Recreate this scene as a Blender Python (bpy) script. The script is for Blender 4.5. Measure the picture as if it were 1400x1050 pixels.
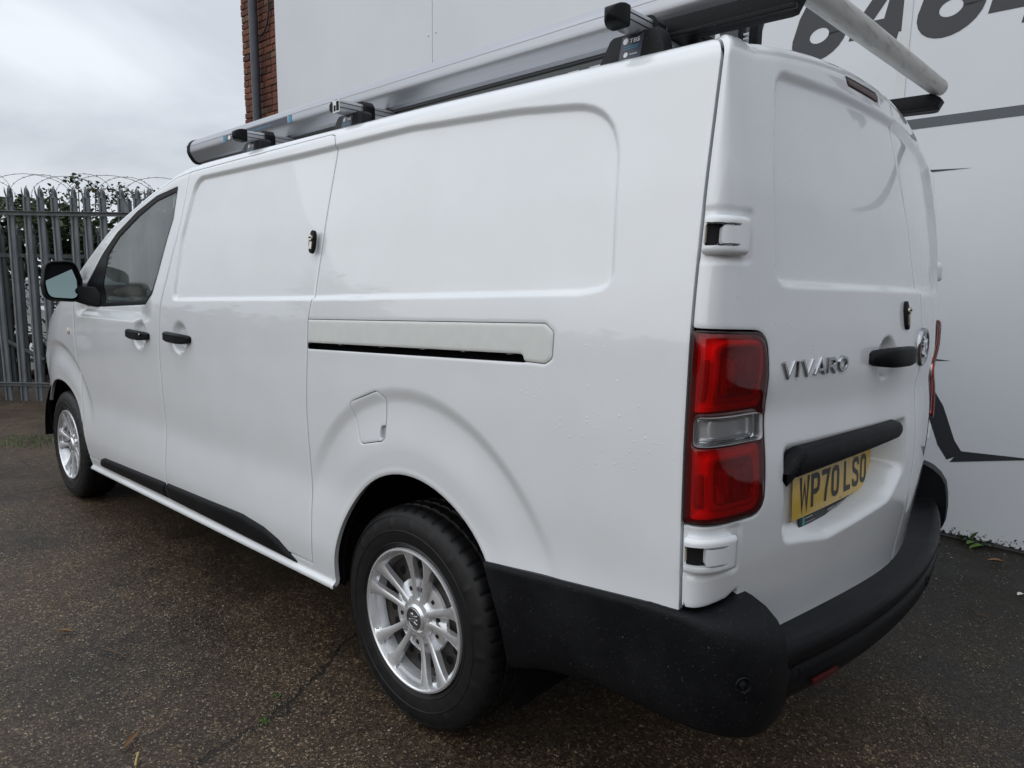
import bpy, bmesh, math, random
import numpy as np
from mathutils import Vector, Matrix

random.seed(7)
rng = np.random.default_rng(11)
scene = bpy.context.scene
for o in list(bpy.data.objects):
    bpy.data.objects.remove(o)

# ------------------------------------------------------------------ camera, world, sun, exposure
cam_d = bpy.data.cameras.new('camera')
cam = bpy.data.objects.new('camera', cam_d)
scene.collection.objects.link(cam)
CR = Vector((-0.7406, -0.6718, 0.0169)); CF = Vector((0.6648, -0.7360, -0.1281)).normalized()
CR = (CR - CF * CR.dot(CF)).normalized(); CU = CR.cross(CF)
cam.matrix_world = Matrix(((CR.x, CU.x, -CF.x, -1.4818), (CR.y, CU.y, -CF.y, 2.1343), (CR.z, CU.z, -CF.z, 1.2816), (0, 0, 0, 1)))
cam_d.sensor_width = 36.0
cam_d.lens = 929.884 / 1400 * 36
cam_d.clip_start = 0.02
cam_d.clip_end = 800
scene.camera = cam

SUN_EL, SUN_AZ = math.radians(33), math.radians(80)      # azimuth from +X towards +Y
sun_d = bpy.data.lights.new('sun', 'SUN')
sun_d.energy = 0.9
sun_d.angle = math.radians(100)
sun_d.color = (1.0, 0.995, 0.985)
sun = bpy.data.objects.new('sun', sun_d)
scene.collection.objects.link(sun)
sdir = Vector((math.cos(SUN_AZ) * math.cos(SUN_EL), math.sin(SUN_AZ) * math.cos(SUN_EL), math.sin(SUN_EL)))
sun.rotation_euler = (-sdir).to_track_quat('-Z', 'Y').to_euler()
sun.location = (0, 0, 30)

world = bpy.data.worlds.new('World')
scene.world = world
world.use_nodes = True
wn = world.node_tree.nodes; wl = world.node_tree.links
wn.clear()
w_out = wn.new('ShaderNodeOutputWorld')
w_bg = wn.new('ShaderNodeBackground'); w_bg.inputs['Strength'].default_value = 0.10
sky = wn.new('ShaderNodeTexSky'); sky.sky_type = 'NISHITA'; sky.sun_disc = False
sky.sun_elevation = SUN_EL; sky.sun_rotation = math.pi / 2 - SUN_AZ
sky.air_density = 1.5; sky.dust_density = 4.0
w_tc = wn.new('ShaderNodeTexCoord')
w_map = wn.new('ShaderNodeMapping'); w_map.inputs['Scale'].default_value = (1.0, 1.0, 2.6); w_map.inputs['Location'].default_value = (0.35, 0.2, 0.1)
wl.new(w_tc.outputs['Generated'], w_map.inputs['Vector'])
w_n1 = wn.new('ShaderNodeTexNoise'); w_n1.inputs['Scale'].default_value = 2.3; w_n1.inputs['Detail'].default_value = 7; w_n1.inputs['Roughness'].default_value = 0.5; w_n1.inputs['Distortion'].default_value = 0.35
wl.new(w_map.outputs['Vector'], w_n1.inputs['Vector'])
w_cr = wn.new('ShaderNodeValToRGB')
w_cr.color_ramp.elements[0].position = 0.37; w_cr.color_ramp.elements[0].color = (4.85, 5.2, 5.75, 1)
w_cr.color_ramp.elements[1].position = 0.60; w_cr.color_ramp.elements[1].color = (6.9, 7.35, 7.9, 1)
wl.new(w_n1.outputs['Fac'], w_cr.inputs['Fac'])
# overcast sky: brighter towards the zenith (1 + 2 sin(elevation)) / 3
w_sep = wn.new('ShaderNodeSeparateXYZ'); wl.new(w_tc.outputs['Generated'], w_sep.inputs[0])
w_mx = wn.new('ShaderNodeMath'); w_mx.operation = 'MAXIMUM'; w_mx.inputs[1].default_value = 0.0; wl.new(w_sep.outputs['Z'], w_mx.inputs[0])
w_ma = wn.new('ShaderNodeMath'); w_ma.operation = 'MULTIPLY_ADD'; w_ma.inputs[1].default_value = 0.62; w_ma.inputs[2].default_value = 1.06; wl.new(w_mx.outputs[0], w_ma.inputs[0])
w_vm = wn.new('ShaderNodeVectorMath'); w_vm.operation = 'SCALE'; wl.new(w_cr.outputs['Color'], w_vm.inputs[0]); wl.new(w_ma.outputs[0], w_vm.inputs['Scale'])
w_mix = wn.new('ShaderNodeMix'); w_mix.data_type = 'RGBA'; w_mix.inputs['Factor'].default_value = 0.92
wl.new(sky.outputs['Color'], w_mix.inputs[6]); wl.new(w_vm.outputs[0], w_mix.inputs[7])
wl.new(w_mix.outputs[2], w_bg.inputs['Color'])
wl.new(w_bg.outputs[0], w_out.inputs['Surface'])

scene.view_settings.view_transform = 'Standard'
scene.view_settings.look = 'None'
scene.view_settings.gamma = 1
scene.view_settings.use_curve_mapping = False
scene.view_settings.exposure = 0.12
scene.render.engine = 'CYCLES'
scene.cycles.use_denoising = True
scene.cycles.max_bounces = 8
scene.cycles.transparent_max_bounces = 16
scene.cycles.caustics_reflective = False
scene.cycles.caustics_refractive = False
scene.cycles.sample_clamp_indirect = 6.0

COL = scene.collection

# ------------------------------------------------------------------ materials
def new_mat(name, color, rough=0.5, metal=0.0, coat=0.0, spec=0.5):
    m = bpy.data.materials.new(name); m.use_nodes = True
    b = m.node_tree.nodes['Principled BSDF']
    b.inputs['Base Color'].default_value = (*color, 1)
    b.inputs['Roughness'].default_value = rough
    b.inputs['Metallic'].default_value = metal
    b.inputs['Coat Weight'].default_value = coat
    b.inputs['Coat Roughness'].default_value = 0.03
    b.inputs['Specular IOR Level'].default_value = spec
    return m, m.node_tree, b

def nd(nt, typ, **kw):
    n = nt.nodes.new(typ)
    for k, v in kw.items():
        if k.startswith('in_'):
            key = k[3:]
            n.inputs[int(key) if key.isdigit() else key.replace('_', ' ')].default_value = v
        else:
            setattr(n, k, v)
    return n

def ramp(nt, src, stops):
    r = nt.nodes.new('ShaderNodeValToRGB')
    el = r.color_ramp.elements
    while len(el) < len(stops): el.new(0.5)
    for e, (p, c) in zip(el, stops):
        e.position = p; e.color = (*c, 1) if len(c) == 3 else c
    nt.links.new(src, r.inputs['Fac'])
    return r

def math_n(nt, op, a, b=None, c=None, clamp=False):
    m = nt.nodes.new('ShaderNodeMath'); m.operation = op; m.use_clamp = clamp
    for i, v in enumerate((a, b, c)):
        if v is None: continue
        if isinstance(v, (int, float)): m.inputs[i].default_value = v
        else: nt.links.new(v, m.inputs[i])
    return m.outputs[0]

def noise_mat(name, c0, c1, scale, rough=0.6, metal=0.0, bump=0.0, bscale=None, coat=0.0, spec=0.5, detail=4, stretch=None, p0=0.3, p1=0.7):
    m, nt, b = new_mat(name, c0, rough, metal, coat, spec)
    tc = nd(nt, 'ShaderNodeTexCoord')
    vec = tc.outputs['Object']
    if stretch:
        mp = nd(nt, 'ShaderNodeMapping'); mp.inputs['Scale'].default_value = stretch
        nt.links.new(vec, mp.inputs['Vector']); vec = mp.outputs['Vector']
    n = nd(nt, 'ShaderNodeTexNoise', in_Scale=scale, in_Detail=detail)
    nt.links.new(vec, n.inputs['Vector'])
    r = ramp(nt, n.outputs['Fac'], [(p0, c0), (p1, c1)])
    nt.links.new(r.outputs['Color'], b.inputs['Base Color'])
    if bump:
        n2 = nd(nt, 'ShaderNodeTexNoise', in_Scale=bscale or scale * 4, in_Detail=3)
        nt.links.new(vec, n2.inputs['Vector'])
        bp = nd(nt, 'ShaderNodeBump', in_Strength=bump, in_Distance=0.002)
        nt.links.new(n2.outputs['Fac'], bp.inputs['Height'])
        nt.links.new(bp.outputs['Normal'], b.inputs['Normal'])
    return m

def wet_mat(name, color, rough, coat, spec, scale, strength, dens=0.5):
    """paint or plastic dotted with small rain drops"""
    m, nt, b = new_mat(name, color, rough, 0, coat, spec)
    tc = nd(nt, 'ShaderNodeTexCoord')
    v = nd(nt, 'ShaderNodeTexVoronoi', in_Scale=scale, feature='F1')
    nt.links.new(tc.outputs['Object'], v.inputs['Vector'])
    sp = nd(nt, 'ShaderNodeSeparateColor'); nt.links.new(v.outputs['Color'], sp.inputs[0])
    rad = math_n(nt, 'MULTIPLY', math_n(nt, 'POWER', sp.outputs[0], 3.0), 0.42)
    n = nd(nt, 'ShaderNodeTexNoise', in_Scale=2.2, in_Detail=3)
    nt.links.new(tc.outputs['Object'], n.inputs['Vector'])
    patch = ramp(nt, n.outputs['Fac'], [(0.42, (0, 0, 0)), (0.62, (1, 1, 1))]).outputs['Color']
    rad2 = math_n(nt, 'MULTIPLY', rad, patch)
    h = math_n(nt, 'SUBTRACT', rad2, v.outputs['Distance'], clamp=True)
    bp = nd(nt, 'ShaderNodeBump', in_Strength=strength, in_Distance=0.004)
    nt.links.new(h, bp.inputs['Height'])
    nt.links.new(bp.outputs['Normal'], b.inputs['Normal'])
    nt.links.new(bp.outputs['Normal'], b.inputs['Coat Normal'])
    return m, nt, b

M = {}
m, nt, b = wet_mat('white_paint', (0.74, 0.75, 0.755), 0.28, 1.0, 0.5, 110, 0.45)
# faint road film low on the panels
tc = nd(nt, 'ShaderNodeTexCoord')
dn = nd(nt, 'ShaderNodeTexNoise', in_Scale=6.0, in_Detail=6)
nt.links.new(tc.outputs['Object'], dn.inputs['Vector'])
dr = ramp(nt, dn.outputs['Fac'], [(0.35, (0.76, 0.785, 0.81)), (0.75, (0.73, 0.752, 0.77))])
nt.links.new(dr.outputs['Color'], b.inputs['Base Color'])
M['paint'] = m
M['cover'] = noise_mat('white_textured_plastic', (0.66, 0.68, 0.66), (0.62, 0.64, 0.62), 30, rough=0.5, bump=0.15, bscale=900)
m, nt, b = wet_mat('black_textured_plastic', (0.0055, 0.006, 0.0075), 0.48, 0.0, 0.13, 120, 0.9)
M['plastic'] = m
tc = nd(nt, 'ShaderNodeTexCoord'); d1 = nd(nt, 'ShaderNodeTexNoise', in_Scale=260, in_Detail=3); d2 = nd(nt, 'ShaderNodeTexNoise', in_Scale=5, in_Detail=6, in_Roughness=0.7)
nt.links.new(tc.outputs['Object'], d1.inputs['Vector']); nt.links.new(tc.outputs['Object'], d2.inputs['Vector'])
sp_ = math_n(nt, 'MULTIPLY', math_n(nt, 'SUBTRACT', d1.outputs['Fac'], 0.66), 9.0, clamp=True)
du = ramp(nt, d2.outputs['Fac'], [(0.40, (0.005, 0.0055, 0.007)), (0.72, (0.012, 0.0125, 0.014))])
pm = nd(nt, 'ShaderNodeMix', data_type='RGBA'); nt.links.new(sp_, pm.inputs['Factor']); nt.links.new(du.outputs['Color'], pm.inputs[6]); pm.inputs[7].default_value = (0.10, 0.10, 0.10, 1)
nt.links.new(pm.outputs[2], b.inputs['Base Color'])
rr_ = ramp(nt, d2.outputs['Fac'], [(0.35, (.40, .40, .40)), (0.7, (.56, .56, .56))]); nt.links.new(rr_.outputs['Color'], b.inputs['Roughness'])
M['black'] = new_mat('matt_black', (0.008, 0.008, 0.009), 0.75, spec=0.2)[0]
M['liner'] = new_mat('dark_liner', (0.006, 0.006, 0.007), 0.9, spec=0.1)[0]
M['rubber'] = noise_mat('tyre_rubber', (0.005, 0.005, 0.0055), (0.010, 0.010, 0.0105), 25, rough=0.5, bump=0.25, bscale=220, spec=0.32)
M['trim'] = noise_mat('silver_wheel_paint', (0.74, 0.75, 0.77), (0.82, 0.83, 0.85), 20, rough=0.27, metal=0.72, coat=0.6)
M['steel_dark'] = noise_mat('dark_steel', (0.02, 0.02, 0.021), (0.05, 0.04, 0.033), 40, rough=0.6)
M['chrome'] = new_mat('chrome', (0.72, 0.73, 0.75), 0.12, 1.0)[0]
M['dark_chrome'] = new_mat('dark_chrome', (0.34, 0.35, 0.37), 0.15, 1.0)[0]
M['badge'] = new_mat('smoked_chrome', (0.40, 0.41, 0.43), 0.10, 1.0)[0]
M['alu'] = noise_mat('brushed_aluminium', (0.55, 0.56, 0.58), (0.62, 0.63, 0.65), 8, rough=0.38, metal=0.75, stretch=(2, 60, 60))
M['alu_box'] = noise_mat('anodised_aluminium', (0.40, 0.41, 0.44), (0.44, 0.45, 0.48), 5, rough=0.36, metal=0.7, stretch=(1, 40, 40))
M['alu_dirty'] = noise_mat('weathered_aluminium', (0.58, 0.57, 0.545), (0.26, 0.26, 0.25), 20, rough=0.5, metal=0.55, stretch=(5, .5, 5), p0=0.50, p1=0.86, detail=9)
M['red_lens_body'] = noise_mat('red_reflector', (0.95, 0.06, 0.06), (0.85, 0.045, 0.05), 40, rough=0.25, coat=0.6)
M['red_deep'] = noise_mat('deep_red_reflector', (0.42, 0.014, 0.018), (0.26, 0.008, 0.01), 60, rough=0.3, coat=0.5)
M['lamp_white'] = new_mat('lamp_diffuser', (0.88, 0.89, 0.90), 0.2, 0.35, 0.8)[0]
M['rail_grey'] = new_mat('dull_grey_rail', (0.12, 0.118, 0.11), 0.6)[0]
M['red_dim'] = new_mat('dull_red_reflector', (0.05, 0.005, 0.006), 0.3)[0]
M['lamp_base'] = new_mat('lamp_housing', (0.022, 0.003, 0.004), 0.35)[0]
M['yellow'] = noise_mat('yellow_plate', (0.74, 0.49, 0.05), (0.66, 0.43, 0.045), 12, rough=0.35, coat=0.2)
M['ink'] = new_mat('black_ink', (0.018, 0.019, 0.022), 0.5)[0]
M['white_ink'] = new_mat('white_ink', (0.75, 0.76, 0.78), 0.5)[0]
M['grey_ink'] = new_mat('grey_ink', (0.35, 0.36, 0.38), 0.5)[0]
M['blue_ink'] = new_mat('blue_ink', (0.05, 0.27, 0.42), 0.5)[0]
M['teal_ink'] = new_mat('teal_ink', (0.05, 0.30, 0.28), 0.5)[0]
M['navy'] = new_mat('navy_sticker', (0.035, 0.040, 0.060), 0.4)[0]
M['brass'] = new_mat('nickel', (0.62, 0.58, 0.48), 0.3, 1.0)[0]
M['seat'] = noise_mat('seat_fabric', (0.03, 0.032, 0.035), (0.05, 0.052, 0.055), 60, rough=0.9)
M['cream'] = new_mat('old_hinge_paint', (0.55, 0.52, 0.44), 0.5)[0]

def lens_mat(name, tint, fres=1.45, rough=0.05):
    m = bpy.data.materials.new(name); m.use_nodes = True
    nt = m.node_tree; nt.nodes.clear()
    out = nd(nt, 'ShaderNodeOutputMaterial'); mix = nd(nt, 'ShaderNodeMixShader')
    tr = nd(nt, 'ShaderNodeBsdfTransparent'); tr.inputs['Color'].default_value = (*tint, 1)
    gl = nd(nt, 'ShaderNodeBsdfGlossy'); gl.inputs['Roughness'].default_value = rough
    fr = nd(nt, 'ShaderNodeFresnel'); fr.inputs['IOR'].default_value = fres
    nt.links.new(fr.outputs[0], mix.inputs[0]); nt.links.new(tr.outputs[0], mix.inputs[1]); nt.links.new(gl.outputs[0], mix.inputs[2])
    nt.links.new(mix.outputs[0], out.inputs['Surface'])
    return m
M['red_lens'] = lens_mat('red_lens', (1.0, 0.10, 0.10), 1.5, 0.012)
nt = M['red_lens'].node_tree                               # the tinted plastic itself scatters a little red
ms = [n for n in nt.nodes if n.type == 'MIX_SHADER'][0]; mt_ = [n for n in nt.nodes if n.type == 'BSDF_TRANSPARENT'][0]
df = nd(nt, 'ShaderNodeBsdfDiffuse'); df.inputs['Color'].default_value = (.75, .02, .025, 1); m2 = nd(nt, 'ShaderNodeMixShader'); m2.inputs[0].default_value = .07
nt.links.new(mt_.outputs[0], m2.inputs[1]); nt.links.new(df.outputs[0], m2.inputs[2]); nt.links.new(m2.outputs[0], ms.inputs[1])
M['clear_lens'] = lens_mat('clear_lens', (0.95, 0.96, 0.97), 1.45, 0.012)
M['glass'] = lens_mat('tinted_glass', (0.40, 0.47, 0.46), 1.75, 0.03)
nt = M['glass'].node_tree                                  # misted on the inside
mo = [n for n in nt.nodes if n.type == 'OUTPUT_MATERIAL'][0]; ms = [n for n in nt.nodes if n.type == 'MIX_SHADER'][0]
mt_ = [n for n in nt.nodes if n.type == 'BSDF_TRANSPARENT'][0]
df = nd(nt, 'ShaderNodeBsdfDiffuse'); df.inputs['Color'].default_value = (.42, .47, .47, 1)
m2 = nd(nt, 'ShaderNodeMixShader'); tcg = nd(nt, 'ShaderNodeTexCoord'); ng = nd(nt, 'ShaderNodeTexNoise', in_Scale=3.5, in_Detail=5)
nt.links.new(tcg.outputs['Object'], ng.inputs['Vector']); rg = ramp(nt, ng.outputs['Fac'], [(.35, (.07, .07, .07)), (.7, (.24, .24, .24))])
nt.links.new(rg.outputs['Color'], m2.inputs[0]); nt.links.new(mt_.outputs[0], m2.inputs[1]); nt.links.new(df.outputs[0], m2.inputs[2]); nt.links.new(m2.outputs[0], ms.inputs[1])
M['mirror'] = new_mat('mirror_glass', (0.19, 0.25, 0.245), 0.02, 1.0)[0]

# ------------------------------------------------------------------ small mesh helpers
def link_mesh(name, verts, faces, mats, parent=None, smooth=False, midx=None, loc=None):
    me = bpy.data.meshes.new(name)
    me.from_pydata([tuple(v) for v in verts], [], faces)
    for mm in (mats if isinstance(mats, (list, tuple)) else [mats]): me.materials.append(mm)
    if midx is not None: me.polygons.foreach_set('material_index', midx)
    if smooth: me.polygons.foreach_set('use_smooth', [True] * len(me.polygons))
    me.update()
    o = bpy.data.objects.new(name, me); COL.objects.link(o)
    if parent is not None: o.parent = parent
    if loc is not None: o.location = loc
    return o

def from_bm(name, bm, mats, parent=None, smooth=None, loc=None):
    me = bpy.data.meshes.new(name)
    bmesh.ops.recalc_face_normals(bm, faces=bm.faces)
    bm.to_mesh(me); bm.free()
    for mm in (mats if isinstance(mats, (list, tuple)) else [mats]): me.materials.append(mm)
    o = bpy.data.objects.new(name, me); COL.objects.link(o)
    if smooth is not None:
        me.polygons.foreach_set('use_smooth', [True] * len(me.polygons))
        me.set_sharp_from_angle(angle=math.radians(smooth))
    if parent is not None: o.parent = parent
    if loc is not None: o.location = loc
    return o

def empty(name, loc=(0, 0, 0), label=None, cat=None, group=None):
    o = bpy.data.objects.new(name, None); COL.objects.link(o); o.location = loc; o.empty_display_size = 0.2
    if label: tag(o, label, cat, group)
    return o

def tag(o, label, cat, group=None):
    o['label'] = label; o['category'] = cat
    if group: o['group'] = group

def bm_box(bm, lo, hi, bevel=0.0, seg=2, mat=0, mtx=None):
    r = bmesh.ops.create_cube(bm, size=1.0)
    vs = r['verts']
    c = [(a + b_) / 2 for a, b_ in zip(lo, hi)]; s = [abs(b_ - a) for a, b_ in zip(lo, hi)]
    for v in vs: v.co = Vector((v.co.x * s[0] + c[0], v.co.y * s[1] + c[1], v.co.z * s[2] + c[2]))
    fs = set(f for v in vs for f in v.link_faces)
    if bevel:
        es = set(e for v in vs for e in v.link_edges)
        rr = bmesh.ops.bevel(bm, geom=list(es), offset=bevel, segments=seg, profile=0.6, affect='EDGES')
        fs = set(rr['faces']) | set(f for f in fs if f.is_valid)
        vs = list(set(v for f in fs for v in f.verts))
    for f in fs: f.material_index = mat
    if mtx is not None:
        for v in vs: v.co = mtx @ v.co
    return vs

def bm_tube(bm, pts, rad, seg=8, mat=0, caps=True):
    pts = [Vector(p) for p in pts]
    rads = rad if isinstance(rad, (list, tuple)) else [rad] * len(pts)
    rings = []
    for i, p in enumerate(pts):
        t = (pts[min(i + 1, len(pts) - 1)] - pts[max(i - 1, 0)]).normalized()
        a = Vector((0, 0, 1)) if abs(t.z) < 0.9 else Vector((1, 0, 0))
        n1 = t.cross(a).normalized(); n2 = t.cross(n1)
        rings.append([bm.verts.new(p + (n1 * math.cos(k * 2 * math.pi / seg) + n2 * math.sin(k * 2 * math.pi / seg)) * rads[i]) for k in range(seg)])
    for a, b_ in zip(rings[:-1], rings[1:]):
        for k in range(seg):
            f = bm.faces.new((a[k], a[(k + 1) % seg], b_[(k + 1) % seg], b_[k])); f.material_index = mat
    if caps:
        for rg in (rings[0], rings[-1]):
            f = bm.faces.new(rg); f.material_index = mat

def bm_prism(bm, poly, fn, d0, d1, bevel=0.0, seg=2, mat=0):
    """extrude the 2-D polygon; fn(a, b, d) -> point"""
    a = [bm.verts.new(fn(x, y, d0)) for x, y in poly]
    b_ = [bm.verts.new(fn(x, y, d1)) for x, y in poly]
    fs = [bm.faces.new(a), bm.faces.new(b_[::-1])]
    n = len(poly)
    for i in range(n):
        fs.append(bm.faces.new((a[i], b_[i], b_[(i + 1) % n], a[(i + 1) % n])))
    for f in fs: f.material_index = mat
    if bevel:
        es = set(fs[1].edges)
        bmesh.ops.bevel(bm, geom=list(es), offset=bevel, segments=seg, profile=0.6, affect='EDGES')

def lathe(profile, seg, fn, close=False):
    """profile of (r, d); fn(cos*r, sin*r, d) -> point"""
    V = []; F = []
    n = len(profile)
    for k in range(seg):
        c, s = math.cos(2 * math.pi * k / seg), math.sin(2 * math.pi * k / seg)
        for r, d in profile: V.append(fn(c * r, s * r, d))
    for k in range(seg):
        k2 = (k + 1) % seg
        for i in range(n - 1 if not close else n):
            i2 = (i + 1) % n
            F.append((k * n + i, k2 * n + i, k2 * n + i2, k * n + i2))
    return V, F

def roundpoly(pts, r, n=6):
    """fillet the corners; r: one radius or one per corner"""
    N = len(pts); out = []
    P = [np.array(p, float) for p in pts]
    rs = r if isinstance(r, (list, tuple)) else [r] * N
    for i in range(N):
        p, a, c = P[i], P[i - 1], P[(i + 1) % N]
        da, dc = a - p, c - p; la, lc = np.linalg.norm(da), np.linalg.norm(dc)
        if rs[i] <= 0 or la < 1e-9 or lc < 1e-9: out.append(tuple(p)); continue
        da /= la; dc /= lc
        ang = math.acos(max(-1, min(1, da @ dc)))
        t = min(rs[i] / math.tan(ang / 2), la * 0.49, lc * 0.49)
        s0, s1 = p + da * t, p + dc * t
        for k in range(n + 1):
            q = k / n
            out.append(tuple((1 - q) ** 2 * s0 + 2 * q * (1 - q) * p + q * q * s1))
    return out

def stroke2d(pts, w, closed=False, miter=2.2):
    """mitred ribbon along a 2-D polyline -> verts, quads"""
    P = [np.array(p, float) for p in pts]; N = len(P); V = []; F = []
    for i in range(N):
        if closed: a, c = P[i - 1], P[(i + 1) % N]
        else: a, c = P[max(i - 1, 0)], P[min(i + 1, N - 1)]
        d1 = P[i] - a; d2 = c - P[i]
        if np.linalg.norm(d1) < 1e-9: d1 = d2
        if np.linalg.norm(d2) < 1e-9: d2 = d1
        d1 = d1 / np.linalg.norm(d1); d2 = d2 / np.linalg.norm(d2)
        n1 = np.array([-d1[1], d1[0]]); n2 = np.array([-d2[1], d2[0]])
        m_ = n1 + n2; m_ /= max(np.linalg.norm(m_), 1e-6); k = min(1 / max(m_ @ n1, 0.35), miter)
        V += [tuple(P[i] + m_ * w / 2 * k), tuple(P[i] - m_ * w / 2 * k)]
    for i in range(N if closed else N - 1):
        j = (i + 1) % N
        F.append((2 * i + 1, 2 * j + 1, 2 * j, 2 * i))
    return V, F

def ell(cx, cy, rx, ry, a0=0, a1=360, n=24):
    return [(cx + rx * math.cos(math.radians(a0 + (a1 - a0) * k / n)), cy + ry * math.sin(math.radians(a0 + (a1 - a0) * k / n))) for k in range(n + 1)]

_dg_text = {}
def text_mesh(txt, size, offset=0.0, extrude=0.0, shear=0.0, bevel=0.0, spacing=1.0, res=4):
    """triangulated 2-D text as (verts, faces, width)"""
    c = bpy.data.curves.new('text', 'FONT'); c.body = txt; c.size = size; c.offset = offset; c.extrude = extrude
    c.shear = shear; c.bevel_depth = bevel; c.space_character = spacing; c.resolution_u = res
    o = bpy.data.objects.new('text', c); COL.objects.link(o)
    bpy.context.view_layer.update()
    me = bpy.data.meshes.new_from_object(o.evaluated_get(bpy.context.evaluated_depsgraph_get()))
    V = [tuple(v.co) for v in me.vertices]; F = [tuple(p.vertices) for p in me.polygons]
    bpy.data.objects.remove(o); bpy.data.curves.remove(c); bpy.data.meshes.remove(me)
    return V, F

def flat(name, parts, mats, fn, parent):
    """parts: list of (verts2d, faces, material index, lift) -> one flat printed mesh"""
    V = []; F = []; MI = []
    for v, f, mi, lift in parts:
        k = len(V)
        V += [fn(p[0], p[1], lift + (p[2] if len(p) > 2 else 0)) for p in v]
        F += [tuple(k + i for i in q) for q in f]; MI += [mi] * len(f)
    return link_mesh(name, V, F, mats, parent, midx=MI)

def rect(x0, y0, x1, y1): return [(x0, y0), (x1, y0), (x1, y1), (x0, y1)], [(0, 1, 2, 3)]

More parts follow.
